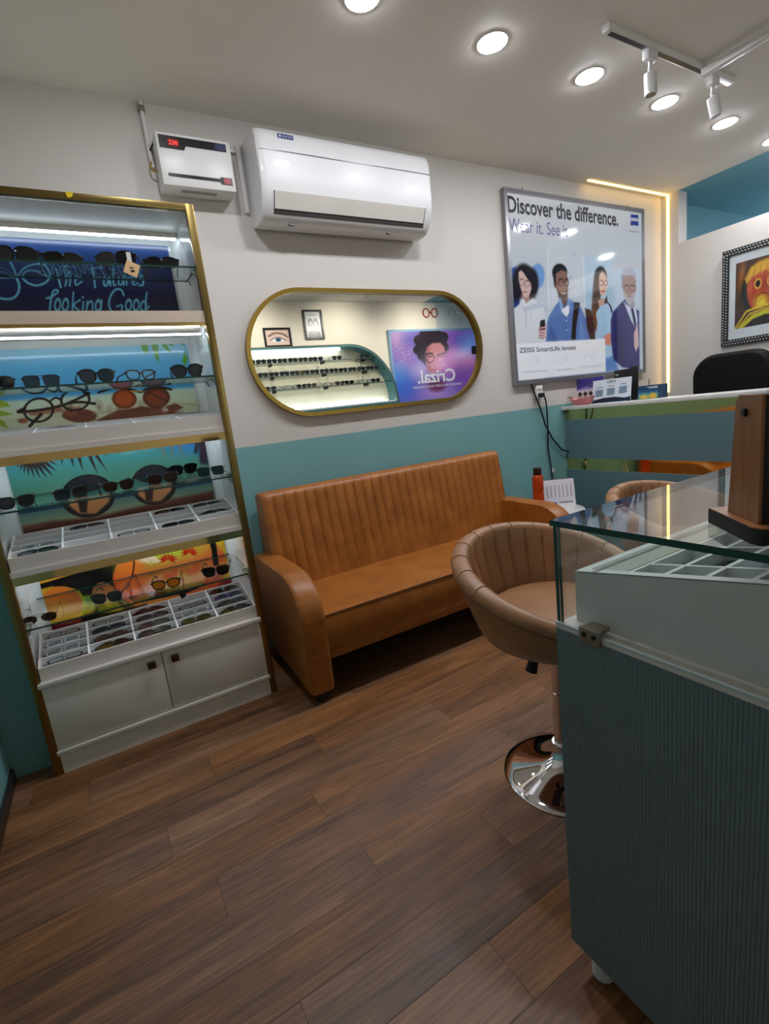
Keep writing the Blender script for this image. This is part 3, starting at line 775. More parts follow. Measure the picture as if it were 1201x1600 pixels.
# ================================================================== DISPLAY CABINET
CX0, CX1 = -0.357, 0.503          # clear inside width
CF, CB = 2.20, 2.530              # front plane, inner back
CT = 2.125
cab = thing('display_cabinet', ((CX0 + CX1) / 2, CF, 0), 'tall white eyewear display cabinet with gold frame left of the sofa', 'cabinet')
g = 0.026
mb = MB()
mb.box((CX0 - g, CF, 0.0), (CX0 + 0.004, CF + 0.03, CT + 0.022), 0, 0.001)
mb.box((CX1 - 0.004, CF, 0.0), (CX1 + g, CF + 0.03, CT + 0.022), 0, 0.001)
mb.box((CX0 + 0.004, CF, CT - 0.002), (CX1 - 0.004, CF + 0.03, CT + 0.022), 0, 0.001)
part('gold_frame', mb, GOLD2, cab)
CABIN = mat('cabinet_inner_white', (226, 232, 230), 0.16, var=0.01, coat=0.7)
mb = MB()
mb.box((CX0 - 0.022, CF + 0.03, 0), (CX0, D - 0.001, CT + 0.02)); mb.box((CX1, CF + 0.03, 0), (CX1 + 0.022, D - 0.001, CT + 0.02))
part('side_panel', mb, CABIN, cab)
part('top_panel', MB().box((CX0, CF + 0.03, CT), (CX1, D - 0.001, CT + 0.02)), mat('cabinet_top_white', (206, 214, 206), 0.3), cab)
part('back_panel', MB().box((CX0, CB, 0.1), (CX1, CB + 0.015, CT)), CABIN, cab)
# cove mouldings in the back corners
part('corner_moulding', MB().prism([(CX1 - 0.028, CB), (CX1, CB), (CX1, CB - 0.055)], 'z', 0.4, CT), CABIN, cab)
part('corner_moulding', MB().prism([(CX0 + 0.028, CB), (CX0, CB), (CX0, CB - 0.055)], 'z', 0.4, CT), CABIN, cab)
# boards between the compartments
def board(z0, z1, front, gold_h, lab=None):
    p = part('shelf_board', MB().box((CX0 + 0.001, CF + 0.006, z0), (CX1 - 0.001, CB, z1)), front, cab, lab)
    q = part('gold_edge', MB().box((CX0 + 0.004, CF + 0.008, z0 - gold_h), (CX1 - 0.004, CF + 0.034, z0)), GOLDM, p)
    return p
board(1.703, 1.747, PINK, 0.014, 'cream front shelf board')
board(1.252, 1.271, TRAYW, 0.032); board(0.815, 0.835, TRAYW, 0.032)
part('base_top', MB().box((CX0 - 0.004, CF - 0.012, 0.374), (CX1 + 0.004, CB, 0.393), 0, 0.002), TRAYW, cab)
part('base_box', MB().box((CX0, CF + 0.02, 0.0), (CX1, CB, 0.374)), CABW, cab)
part('plinth', MB().box((CX0 + 0.002, CF + 0.002, 0.0), (CX1 - 0.002, CF + 0.022, 0.083)).box((CX0 - 0.002, CF - 0.008, 0.083), (CX1 + 0.002, CF + 0.022, 0.101), 0, 0.002), CABW, cab)
XS = 0.074
for a, b, kx in ((CX0 + 0.003, XS - 0.0015, 0.030), (XS + 0.0015, CX1 - 0.003, 0.122)):
    dd = part('door', MB().box((a, CF, 0.104), (b, CF + 0.018, 0.371), 0, 0.0015), CABW, cab)
    mb = MB().box((kx - 0.016, CF - 0.022, 0.318), (kx + 0.016, CF - 0.008, 0.350), 0, 0.004).cyl((kx, CF - 0.01, 0.334), (kx, CF + 0.001, 0.334), 0.007)
    part('knob', mb, mat('dark_brown_knob', (58, 24, 18), 0.15, coat=0.5), dd, 'dark brown square knob')
part('door_gap', MB().box((CX0, CF + 0.012, 0.102), (CX1, CF + 0.0195, 0.3735)), BLACKM, cab)
# LED lines at the top back of every compartment
for y, z in ((2.465, 2.106), (2.30, 1.676), (2.40, 1.247), (2.40, 0.81)):
    ld = part('led_line', MB().box((CX0 + 0.012, y - 0.006, z - 0.006), (CX1 - 0.012, y + 0.006, z)), COOL if z < 2 else emitter('cool_led_soft', (226, 240, 255), 11.0), cab)
    if z > 2: part('led_channel', MB().box((CX0 + 0.006, y - 0.009, z), (CX1 - 0.006, y + 0.009, CT)), CABW, cab)
# downlight reflection on the top rail, painted as a yellow patch
part('painted_glint', MB().prism([(0.093, 2.148), (0.118, 2.1475), (0.112, 2.132), (0.098, 2.128)], 'y', CF - 0.002, CF), mat('yellow_glint', (230, 200, 40), 0.4), cab, 'small yellow painted lamp reflection on the top rail')

PRINT = painted('glossy_print', 0.22, 1.0, 0, coat=0.3)
yp = CB - 0.006
def panel(px, ztop, zbot, nx=300, ny=110):
    return Paint((px[0], yp, ztop), (px[1] - px[0], 0, 0), (0, 0, zbot - ztop), nx, ny)
PX = (-0.335, 0.463)
def T1(q, o=(0, 290), s=0.15): return [(o[0] + a * s, o[1] + b * s) for a, b in q]
# --- navy sheet with handwriting
p = panel(PX, 2.093, 1.72, 420, 170)
p.bgrad([(0, (36, 76, 140)), (.3, (30, 52, 104)), (.55, (30, 36, 72)), (1, (28, 32, 62))])
CY = (104, 186, 216)
def z1(q, w=2.6): p.line(T1(q), w, CY)
def z2(q, w=2.6): p.line(T1(q, (160, 300)), w, CY)
z1([(110, 805), (150, 880), (172, 960), (200, 1040), (182, 1130), (110, 1180), (0, 1172), (-120, 1120), (-160, 1000), (-60, 960), (170, 950)], 3.6)
z1([(180, 950), (240, 870), (340, 822), (450, 822), (505, 880), (520, 950), (470, 1012), (380, 1040), (290, 1012), (232, 950), (270, 895), (340, 884), (430, 910), (505, 955)], 3.2)
z1([(585, 870), (605, 950), (632, 1058)], 3); z1([(622, 848), (700, 838), (780, 850)], 1.4)
z1([(660, 870), (690, 980), (680, 1045)]); z1([(690, 960), (720, 895), (735, 940), (725, 1045)]); z1([(785, 985), (835, 950), (822, 918), (785, 955), (790, 1035), (852, 1000)])
z1([(950, 870), (975, 930), (990, 1060)], 3); z1([(948, 862), (1090, 850)], 1.8); z1([(980, 965), (1050, 950)], 1.8)
z1([(1085, 950), (1082, 1030), (1110, 1040), (1140, 950), (1150, 1040)])
z2([(15, 890), (20, 970), (60, 955), (75, 880), (82, 975)]); z2([(112, 800), (115, 960), (140, 968)]); z2([(85, 860), (160, 840)], 1.6)
z2([(168, 880), (172, 960), (205, 955), (218, 880), (224, 970)]); z2([(248, 880), (252, 965)]); z2([(252, 915), (292, 882)])
z2([(312, 935), (348, 912), (335, 872), (310, 900), (322, 965), (365, 950)]); z2([(420, 872), (390, 880), (395, 912), (425, 932), (418, 972), (382, 970)])
z1([(485, 1172), (530, 1162), (600, 1110), (590, 1086), (555, 1100), (532, 1180), (516, 1310), (520, 1330)], 3)
for c in (600, 682): p.ell(*T1([(c, 1243)])[0], 4.3, 9, CY, .1, .6, 1, 1.2)
z1([(765, 1108), (752, 1320)]); z1([(832, 1190), (768, 1245), (832, 1310)]); z1([(868, 1210), (860, 1310)]); p.ell(*T1([(862, 1163)])[0], 1.8, 1.8, CY)
z1([(910, 1205), (900, 1310)]); z1([(905, 1250), (945, 1200), (965, 1235), (960, 1310)]); p.ell(*T1([(1022, 1252)])[0], 4, 8.5, CY, .1, .6, 1, 1.2); z1([(1060, 1195), (1045, 1330)])
z2([(222, 1075), (195, 1020), (135, 1018), (82, 1090), (68, 1180), (100, 1250), (130, 1260)], 3); z2([(150, 1192), (205, 1180), (198, 1240)])
for c in (272, 352): p.ell(*T1([(c, 1180)], (160, 300))[0], 4.2, 8.3, CY, .1, .6, 1, 1.2)
p.ell(*T1([(428, 1190)], (160, 300))[0], 4.2, 7.5, CY, .1, .6, 1, 1.2); z2([(462, 1045), (450, 1150), (452, 1222), (486, 1190)])
p.build('printed_panel', PRINT, cab, 'navy printed sheet with blue handwriting')
# --- beach sheet with round spectacles
p = panel((-0.335, 0.468), 1.672, 1.29, 380, 180)
p.bgrad([(0, (150, 214, 240)), (.12, (84, 172, 214)), (.50, (70, 150, 200)), (.54, (190, 214, 190)), (.66, (204, 214, 180)), (1, (214, 216, 184))])
def T3(q): return [(a / 6.0, 490 + b / 6.0) for a, b in q]
def T4(q): return [(180 + a / 6.0, 490 + b / 6.0) for a, b in q]
BR = (120, 66, 48)
p.ell(*T3([(745, 955)])[0], 27, 11, BR, .05, 1); p.ell(*T3([(690, 920)])[0], 16, 8, (150, 92, 66), 0, 2, .8); p.poly(T3([(240, 930), (560, 850), (600, 920), (300, 960)]), (140, 84, 60), 2, .8)
p.ell(*T3([(215, 1005)])[0], 8, 4, (156, 92, 56), 0, 1)
p.poly(T3([(900, 1000), (1100, 910), (1300, 890), (1500, 920), (1720, 930), (1720, 1010), (1100, 1080)]), BR, 1.5)
p.poly(T4([(0, 920), (240, 870), (440, 880), (560, 840), (640, 880), (500, 960), (100, 1010), (0, 1010)]), BR, 1.2); p.ell(*T4([(465, 900)])[0], 5, 3.5, (214, 206, 196))
p.cloud(30, 90, 285, 632, 662, 2, 7, [(96, 50, 38), (160, 104, 82), (80, 40, 32)], .35, 4)
p.line(T4([(520, 830), (660, 845), (760, 855)]), 1, (196, 176, 90))
p.ell(*T3([(362, 905)])[0], 22.5, 18, (34, 26, 22), -.15, .7, 1, 1.6); p.ell(*T3([(705, 810)])[0], 22, 16, (34, 26, 22), -.1, .7, 1, 1.5)
p.line(T3([(475, 815), (520, 790), (570, 805)]), 3, (34, 26, 22)); p.line(T3([(170, 925), (400, 900), (600, 855), (830, 750)]), 4, (38, 26, 22)); p.line(T3([(640, 840), (760, 830), (890, 845)]), 4, (38, 26, 22)); p.line(T3([(385, 945), (330, 1000), (280, 1055)]), 5, (34, 24, 20)); p.line(T3([(170, 920), (230, 890)]), 5, (34, 24, 20)); p.line(T3([(790, 740), (835, 748)]), 4, (34, 24, 20))
p.ell(*T4([(85, 800)])[0], 19, 15, (56, 26, 16), .1, .8); p.ell(*T4([(85, 800)])[0], 17, 13.5, (170, 74, 28), .1, 4)
p.ell(*T4([(385, 785)])[0], 21, 16.5, (56, 26, 16), 0, .8); p.ell(*T4([(385, 795)])[0], 18.5, 13.5, (134, 58, 30), 0, 4)
p.line(T4([(-160, 740), (-20, 700), (120, 705), (240, 735), (300, 700), (420, 690), (525, 712)]), 3.6, (40, 24, 20)); p.line(T4([(150, 725), (260, 730)]), 1.6, (206, 150, 60)); p.line(T4([(320, 740), (480, 820)]), 2, (60, 30, 24))
LF = (70, 150, 40)
for q in ([(230, 270), (300, 265), (310, 380), (262, 360)], [(330, 265), (400, 265), (410, 470), (370, 400)], [(420, 275), (470, 270), (525, 365), (480, 350)], [(475, 262), (520, 262), (548, 308), (520, 300)], [(648, 345), (685, 430), (652, 498), (628, 440)], [(580, 265), (640, 270), (640, 300)]): p.poly(T4(q), LF, .8)
for q in ([(-90, 780), (60, 830), (100, 870), (0, 880)], [(-60, 890), (130, 945), (0, 965)], [(-60, 960), (40, 1010), (80, 1080), (0, 1050)]): p.poly(T3(q), (150, 176, 50), .8)
p.build('printed_panel', PRINT, cab, 'beach sheet with tortoiseshell spectacles on stones')
# --- lagoon sheet with huge sunglasses
p = panel((-0.322, 0.468), 1.248, 0.86, 380, 190)
p.bgrad([(0, (44, 142, 158)), (.2, (66, 138, 130)), (.45, (92, 146, 116)), (.53, (120, 160, 130)), (.535, (24, 60, 92)), (.60, (30, 70, 96)), (.61, (86, 130, 120)), (.75, (150, 160, 126)), (.88, (120, 100, 76)), (1, (60, 24, 22))])
def T5(q): return [(a / 6.0, 680 + b / 6.0) for a, b in q]
def T6(q): return [(190 + a / 6.0, 660 + b / 6.0) for a, b in q]
DK = (34, 20, 28)
for k in range(13):
    a = 0.42 + k * 0.15; L_ = 400 - 6 * abs(k - 3) * 4
    x, y = 240, 110; e = (x + L_ * math.cos(a), y + L_ * 0.9 * math.sin(a))
    p.poly(T5([(x - 30, y - 20), ((x + e[0]) / 2 + 22 * math.sin(a), (y + e[1]) / 2 - 22 * math.cos(a)), e, ((x + e[0]) / 2 - 22 * math.sin(a), (y + e[1]) / 2 + 22 * math.cos(a)), (x + 20, y - 30)]), DK, 1)
p.ell(*T5([(250, 190)])[0], 26, 14, DK, 0, 3)
for (a, b) in (((570, 130), (580, 275)), ((640, 120), (690, 300)), ((710, 110), (775, 330)), ((790, 100), (915, 360)), ((830, 95), (1000, 330)), ((900, 90), (1005, 195))):
    p.poly(T5([(a[0] - 18, a[1] - 40), (a[0] + 22, a[1] - 40), ((a[0] + b[0]) / 2 + 18, (a[1] + b[1]) / 2), b, ((a[0] + b[0]) / 2 - 12, (a[1] + b[1]) / 2)]), (40, 24, 22), .9)
p.ell(*T6([(600, 160)])[0], 32, 20, (30, 110, 190), 0, 12, .8)
for (a, b) in (((400, 120), (390, 330)), ((350, 150), (360, 260)), ((470, 120), (470, 300)), ((520, 120), (560, 300))): p.poly(T6([(a[0] - 14, a[1] - 20), (a[0] + 16, a[1] - 20), (b[0] + 6, b[1]), (b[0] - 4, b[1])]), (150, 110, 60), 2.2, .75)
for (a, b) in (((720, 100), (690, 290)), ((750, 100), (750, 370)), ((690, 110), (640, 200)), ((770, 100), (790, 380))): p.poly(T6([(a[0] - 20, a[1] - 20), (a[0] + 26, a[1] - 20), (b[0] + 14, b[1]), (b[0] - 10, b[1])]), (40, 24, 40), 2)
p.poly(T6([(700, 90), (770, 90), (810, 400), (740, 390)]), (46, 30, 50), 3, .8)
p.ell(*T6([(40, 255)])[0], 12, 5, (170, 190, 160), 0, 5, .6); p.ell(*T6([(210, 240)])[0], 9, 4, (150, 190, 160), 0, 4, .5)
for c, rx, ry, T in (((825, 570), 42.5, 33.5, T5), ((300, 585), 35.5, 31.5, T6)):
    q = T([c])[0]
    p.ell(*q, rx, ry, (20, 16, 18), -.12, .9); p.ell(q[0], q[1] - 1, rx - 3.2, ry - 3.2, (40, 44, 52), -.12, 1)
    p.poly([(q[0] - rx * .72, q[1] + 5), (q[0] + rx * .8, q[1] - 5), (q[0] + rx * .78, q[1] + 8), (q[0] + rx * .3, q[1] + ry * .82), (q[0] - rx * .3, q[1] + ry * .84), (q[0] - rx * .66, q[1] + 16)], (196, 132, 82), 1.6)
    p.poly([(q[0] - rx * .4, q[1] + 6), (q[0], q[1] + 4), (q[0] - 2, q[1] + 26), (q[0] - 12, q[1] + 26)], (50, 30, 26), 1.5)
p.poly(T5([(210, 860), (500, 800), (900, 770), (1200, 690), (1500, 620), (2000, 520), (2000, 760), (1200, 900), (230, 980)]), (92, 38, 32), 3, .8); p.poly(T5([(210, 930), (700, 860), (1200, 790), (2000, 600), (2000, 800), (230, 1000)]), (36, 14, 18), 3, .8)
p.ell(*T5([(330, 855)])[0], 14, 2.5, (150, 84, 66), -.1, 2, .7)
p.build('printed_panel', PRINT, cab, 'lagoon sheet with palms and huge sunglasses')
# --- sunset sheet
p = panel((-0.312, 0.472), 0.80, 0.47, 380, 170)
def T7(q): return [(30 + a / 6.0, 850 + b / 6.0) for a, b in q]
def T8(q): return [(210 + a * .175, 810 + b * .175) for a, b in q]
p.bgrad([(0, (232, 196, 20)), (.3, (226, 150, 24)), (.55, (200, 200, 40)), (.86, (222, 190, 40)), (.87, (122, 20, 44)), (1, (110, 18, 42))])
p.cloud(40, 55, 120, 880, 905, 2, 5, [(226, 160, 20), (240, 200, 30), (206, 130, 20)], .4, 8)
p.poly(T7([(180, 380), (500, 285), (640, 200), (780, 125), (960, 60), (1500, 30), (1500, 700), (560, 760), (640, 560), (560, 430), (430, 400), (300, 400), (200, 425)]), (14, 12, 14), .9)
p.ell(*T7([(395, 560)])[0], 33, 27, (226, 120, 40), 0, 1); p.ell(*T7([(400, 640)])[0], 28, 14, (224, 176, 50), 0, 8, .8)
p.ell(*T7([(790, 460)])[0], 18, 17, (214, 130, 70), 0, 1); p.poly(T7([(600, 480), (700, 480), (720, 620), (590, 660)]), (150, 190, 30), 2, .85); p.poly(T7([(720, 560), (900, 500), (1000, 640), (740, 640)]), (206, 206, 30), 3, .8)
q = (265, 893)
p.ell(*q, 90, 58, (236, 96, 40), -.22, 1.2)
p.ell(262, 862, 62, 22, (170, 214, 60), -.25, 18, .9); p.ell(205, 880, 20, 26, (244, 120, 40), 0, 9, .8); p.ell(290, 905, 70, 26, (232, 110, 70), -.22, 16, .85); p.ell(240, 945, 60, 12, (236, 180, 90), -.25, 8, .7)
p.poly(T8([(630, 120), (690, 100), (735, 260), (750, 420), (700, 420), (690, 290), (660, 180)]), (18, 14, 16), .9)
for k in range(9): p.poly(T8([(40, 250), (80 + k * 6, 250), (230 - k * 26, 420 - abs(k - 3) * 14), (210 - k * 27, 400)]), (246, 222, 200), 1.2, .75)
for k in range(7): p.poly(T7([(900 + k * 16, 60), (916 + k * 16, 60), (925 + k * 11, 150 + (k % 3) * 18)]), (176, 30, 20), .8)
for c, r in (((300, 365), 15), ((490, 305), 14)):
    c = T8([c])[0]
    for k in range(9):
        a = PI * .84 + k * PI * 1.32 / 8; e = (c[0] + r * math.cos(a), c[1] + r * .7 * math.sin(a)); p.poly([c, (c[0] * .45 + e[0] * .55 - 1.7 * math.sin(a), c[1] * .45 + e[1] * .55 + 1.7 * math.cos(a)), e, (c[0] * .45 + e[0] * .55 + 1.7 * math.sin(a), c[1] * .45 + e[1] * .55 - 1.7 * math.cos(a))], (190, 36, 20), .7)
p.line(T7([(1075, 60), (1070, 250), (1010, 420)]), 2.4, (60, 14, 14)); p.line(T7([(1080, 290), (1150, 400), (1180, 500)]), 2, (120, 30, 20))
p.poly(T8([(-60, 700), (240, 640), (600, 560), (640, 590), (480, 660), (0, 760)]), (14, 12, 14), 1)
p.poly(T7([(600, 720), (900, 640), (1200, 560), (1200, 700), (600, 800)]), (20, 12, 16), 1.5, .9)
p.build('printed_panel', PRINT, cab, 'sunset sheet with orange lenses and palms')

# ------------------------------------------------------------------ glass shelves
SL = 0.13
shelf = {}
def glass_slab(mb, a, b, slope=0.0):
    """clear faces on top and bottom (slot 0), green edges (slot 1)"""
    x0, y0, z0 = a; x1, y1, z1 = b; k = slope * (y1 - y0)
    vs = [(x0, y0, z0), (x1, y0, z0), (x1, y1, z0 + k), (x0, y1, z0 + k), (x0, y0, z1), (x1, y0, z1), (x1, y1, z1 + k), (x0, y1, z1 + k)]
    mb.add(vs, [[4, 5, 6, 7], [0, 1, 2, 3]], 0); mb.add(vs, [[0, 1, 5, 4], [1, 2, 6, 5], [2, 3, 7, 6], [3, 0, 4, 7]], 1)
    return mb
for i, (z, y1, sl, lab) in enumerate(((1.913, 2.415, 0, 'top glass shelf in front of the navy printed sheet'), (1.484, 2.45, 0, 'second glass shelf, in front of the beach printed sheet'),
                                      (1.052, 2.46, SL, 'third glass shelf, in front of the lagoon printed sheet'), (0.602, 2.515, SL, 'lowest glass shelf, in front of the sunset printed sheet'))):
    mb = MB(); glass_slab(mb, (CX0 + 0.001, 2.216, z), (CX1 - 0.001, y1, z + 0.007), sl)
    o = tag(part('glass_shelf', mb, [GLASS, GEDGE]), lab + ' of the white cabinet', 'shelf', 'glass shelves of the display cabinet')
    shelf[i] = (z + 0.0074, sl)
    for s, x in ((1, CX0), (-1, CX1)):
        zz = z - 0.006
        mb = MB().tube([(x + s * 0.001, 2.24, zz - 0.02), (x + s * 0.012, 2.245, zz), (x + s * 0.012, 2.36, zz + sl * 0.13), (x + s * 0.001, 2.37, zz - 0.02 + sl * 0.14)], 0.003, 8)
        part('shelf_bracket', mb, STEEL, cab)
        if i > 1:
            part('shelf_clip', MB().box((x + s * 0.001, 2.25, z + 0.009 + sl * .04), (x + s * 0.026, 2.262, z + 0.02 + sl * .04), 0, 0.002), WPLAST, cab)

# ------------------------------------------------------------------ eyewear
def outline(shape, s, cx, w, h, n=26):
    pts = []
    for i in range(n):
        a = 2 * PI * i / n; ca, sa = math.cos(a), math.sin(a)
        pw = {'round': 2.0, 'panto': 2.4, 'square': 4.0, 'cat': 2.1, 'aviator': 2.4, 'wrap': 2.8, 'wayfarer': 2.8}[shape]
        x = abs(ca) ** (2 / pw) * (1 if ca >= 0 else -1); z = abs(sa) ** (2 / pw) * (1 if sa >= 0 else -1)
        o = x * s     # + outward
        if shape == 'cat': z = z + 0.22 * max(0, o) ** 2 * (1 if z > -0.2 else 0.3); x = x * (1 + 0.05 * z)
        if shape == 'aviator': z = z * (1.0 + 0.12 * o) if z < 0 else z * 0.85; x = x * (1 - 0.14 * max(0, -z) * (1 if o < 0 else .4))
        if shape == 'wayfarer': x = x * (1 + 0.10 * z); z = z + 0.08 * max(0, o)
        if shape == 'square': x = x * (1 + 0.05 * z)
        if shape == 'wrap': z = z * (1 - 0.16 * max(0, o)) 
        pts.append((cx + x * w / 2, h / 2 + z * h / 2))
    return pts
PROTO = {}
FR = {'black': mat('black_acetate', (14, 14, 16), 0.18, coat=0.5), 'tort': mat('tortoiseshell_acetate', (74, 42, 24), 0.2, var=0.7, scale=90, coat=0.4),
      'gun': mat('gunmetal_wire', (70, 70, 72), 0.25, 0.9), 'goldw': mat('gold_wire', (176, 140, 76), 0.2, 1.0), 'clear': mat('clear_acetate', (190, 196, 206), 0.15, coat=0.5),
      'grey': mat('dark_grey_acetate', (46, 48, 54), 0.2, coat=0.4), 'purple': mat('purple_acetate', (58, 40, 110), 0.2, coat=0.4)}
def lens_mat(nm, rgb, tr):
    if nm in MATS: return MATS[nm]
    m = bpy.data.materials.new(nm); m.use_nodes = True
    N = m.node_tree.nodes; L = m.node_tree.links
    b = N['Principled BSDF']; b.inputs['Base Color'].default_value = tuple(float(x) for x in lin(rgb)) + (1,); b.inputs['Roughness'].default_value = 0.05; b.inputs['Coat Weight'].default_value = 0.5
    t = N.new('ShaderNodeBsdfTransparent'); t.inputs[0].default_value = tuple(float(x) for x in lin(rgb) * 0.5 + 0.5) + (1,)
    mx = N.new('ShaderNodeMixShader'); mx.inputs[0].default_value = 1 - tr
    L.new(t.outputs[0], mx.inputs[1]); L.new(b.outputs[0], mx.inputs[2]); L.new(mx.outputs[0], N['Material Output'].inputs[0])
    MATS[nm] = m; return m
LN = {'dark': lens_mat('dark_tinted_lens', (22, 24, 28), 0.12), 'smoke': lens_mat('smoke_tinted_lens', (52, 58, 66), 0.35), 'brown': lens_mat('brown_tinted_lens', (70, 44, 30), 0.2),
      'yellow': lens_mat('yellow_tinted_lens', (236, 150, 24), 0.3), 'clear': glass('clear_lens', (246, 250, 250), 0.6, 0.03), 'teal': lens_mat('blue_grey_tinted_lens', (40, 66, 80), 0.3)}
ST = {  # shape, lens w, h, bridge, rim, frame, lens, folded, curve
    'wrap_black': ('wrap', .070, .050, .012, .005, 'black', 'dark', 0, 2.2), 'wrap_small': ('wrap', .060, .038, .012, .006, 'black', 'dark', 0, 2.6),
    'way_black': ('wayfarer', .052, .042, .016, .006, 'black', 'dark', 0, .6), 'way_grey': ('wayfarer', .052, .042, .016, .005, 'grey', 'smoke', 0, .6),
    'square_flat': ('square', .056, .044, .014, .0015, 'gun', 'teal', 0, .5), 'cat_black': ('cat', .056, .048, .014, .006, 'black', 'smoke', 0, .6),
    'opt_black': ('wayfarer', .050, .036, .018, .005, 'black', 'clear', 0, .5), 'avi': ('aviator', .056, .042, .016, .0014, 'goldw', 'brown', 0, .8),
    'yellow': ('wayfarer', .052, .040, .016, .0045, 'black', 'yellow', 0, .5), 'brown': ('wayfarer', .054, .040, .016, .004, 'grey', 'brown', 0, .6),
    'round_b': ('panto', .050, .044, .018, .004, 'black', 'dark', 0, .5),
    'f_black': ('wayfarer', .054, .040, .016, .006, 'black', 'dark', 1, .6), 'f_thin': ('square', .054, .036, .016, .002, 'gun', 'clear', 1, .5), 'f_tort': ('panto', .052, .040, .016, .006, 'tort', 'brown', 1, .6),
    'f_clear': ('square', .054, .038, .016, .0035, 'clear', 'clear', 1, .5), 'f_wrap': ('wrap', .062, .040, .010, .006, 'black', 'dark', 1, 2.2), 'f_cat': ('cat', .056, .042, .014, .006, 'black', 'smoke', 1, .6),
    'f_purple': ('panto', .052, .040, .016, .006, 'purple', 'dark', 1, .6), 'f_grey': ('square', .054, .040, .016, .005, 'grey', 'smoke', 1, .6)}
EK = 0.88
def build_eyewear(st):
    shape, w, h, br, rim, fm, lm, folded, cur = ST[st]
    w, h, br = w * EK, h * EK, br * EK
    t = thing('sunglasses' if lm != 'clear' else 'eyeglasses', (0, 0, 0), 'x', 'x')
    lift = rim
    def bend(mb):
        mb.v = [(x, y + cur * x * x, z + lift) for (x, y, z) in mb.v]; return mb
    W2 = br / 2 + w
    front = MB(); lenses = []
    for s in (-1, 1):
        cx = s * (br / 2 + w / 2)
        inn = outline(shape, s, cx, w - 0.001, h)
        out = [(cx + (x - cx) * (1 + 2 * rim / w), h / 2 + (z - h / 2) * (1 + 2 * rim / h)) for x, z in inn]
        th = 0.0022 if rim > 0.002 else 0.0009
        front.ring(out, inn, 'y', -th, th)
        big = [(cx + (x - cx) * 1.015, h / 2 + (z - h / 2) * 1.015) for x, z in inn]
        lenses.append(bend(MB().prism(big, 'y', -0.0006, 0.0006)))
        front.box((s * (W2 - 0.001), -th, h * 0.70), (s * (W2 + rim + 0.004), 0.006, h * 0.70 + max(rim, 0.003) * 1.6), 0, 0.0006)
    b = max(rim * 0.7, 0.0012)
    front.tube([(-br / 2 - rim * .2, 0, h * .66), (-br / 4, -0.001, h * .74), (br / 4, -0.001, h * .74), (br / 2 + rim * .2, 0, h * .66)], b * 0.75, 8)
    if rim < 0.002: front.tube([(-br / 2 - w * .3, 0, h * .97), (0, -0.001, h * .99), (br / 2 + w * .3, 0, h * .97)], b * .7, 8)
    part('front_frame', bend(front), FR[fm], t)
    for l in lenses: part('lens', l, LN[lm], t)
    r = 0.0032 if rim > 0.003 else 0.0014
    zt = h * 0.74 + lift; yb = cur * W2 * W2
    X = W2 + rim + 0.001
    for s in (-1, 1):
        if folded:
            o = 0.010 if s > 0 else 0.017
            pts = [(s * X, yb + 0.004, zt), (s * X * 0.96, yb + o, zt), (s * X * 0.3, yb + o + .002, zt - 0.001), (-s * X * 0.45, yb + o + .002, zt - 0.004), (-s * X * 0.72, yb + o, zt - 0.014), (-s * X * 0.84, yb + o - .002, zt - 0.026)]
        else:
            pts = [(s * X, yb + 0.002, zt), (s * X, yb + 0.03, zt), (s * X * .99, yb + 0.09, zt - .002), (s * X * .97, yb + 0.108, zt * .85), (s * X * .94, yb + 0.125, zt * .45), (s * X * .92, yb + 0.134, r + .0004)]
        part('temple', MB().tube(pts, [r, r, r, r, r * 1.2, r], 8), FR[fm], t)
    return t
def put_eyewear(st, loc, label, group, rz=0.0, rx=0.0, ry=0.0):
    if st not in PROTO: o = PROTO[st] = build_eyewear(st)
    else: o = dup(PROTO[st])
    o.location = loc; o.rotation_euler = (rx, ry, rz)
    lm = ST[st][6]
    tag(o, label, 'glasses' if lm == 'clear' else 'sunglasses', group)
    return o
def on_shelf(i, px, py, y, st, label, rz=0.0, ry=0.0):
    z0, sl = shelf[i]
    x = AY(px, py, y)[0]
    return put_eyewear(st, (x, y, z0 + sl * (y - 2.216)), label, ['eyewear on the top glass shelf', 'eyewear on the second glass shelf', 'eyewear on the third glass shelf', 'eyewear on the lowest glass shelf'][i], rz, math.atan(sl), ry)
on_shelf(0, 22, 395, 2.245, 'wrap_black', 'large black shield sunglasses at the left end of the top glass shelf', 0.0)
on_shelf(0, 98, 400, 2.26, 'wrap_small', 'narrow black wraparound sunglasses, second from the left on the top glass shelf', 0.12)
tagged = on_shelf(0, 180, 405, 2.25, 'wrap_black', 'black wraparound sunglasses with a paper price tag on the top glass shelf', -0.35)
on_shelf(0, 252, 408, 2.26, 'wrap_small', 'black wraparound sunglasses at the right end of the top glass shelf', -0.12)
on_shelf(1, -6, 600, 2.25, 'round_b', 'dark round sunglasses cut by the left edge of the photo on the second glass shelf', 0.25)
on_shelf(1, 66, 600, 2.25, 'square_flat', 'square rimless-looking blue grey sunglasses on the second glass shelf', 0.05)
on_shelf(1, 154, 598, 2.25, 'cat_black', 'oversized black butterfly sunglasses in the middle of the second glass shelf', 0.12)
on_shelf(1, 222, 594, 2.25, 'opt_black', 'thick black frame with clear lenses on the second glass shelf', 0.25)
on_shelf(1, 294, 588, 2.25, 'cat_black', 'black butterfly sunglasses at the right end of the second glass shelf', -0.12)
on_shelf(2, 28, 795, 2.25, 'way_grey', 'grey square sunglasses at the left end of the third glass shelf', 0.1)
on_shelf(2, 113, 780, 2.26, 'f_grey', 'folded dark grey sunglasses, second from the left on the third glass shelf', 0.35)
on_shelf(2, 187, 768, 2.27, 'brown', 'brown lensed sunglasses in the middle of the third glass shelf', 0.12)
on_shelf(2, 255, 750, 2.28, 'brown', 'brown lensed sunglasses right of the middle on the third glass shelf', -0.1)
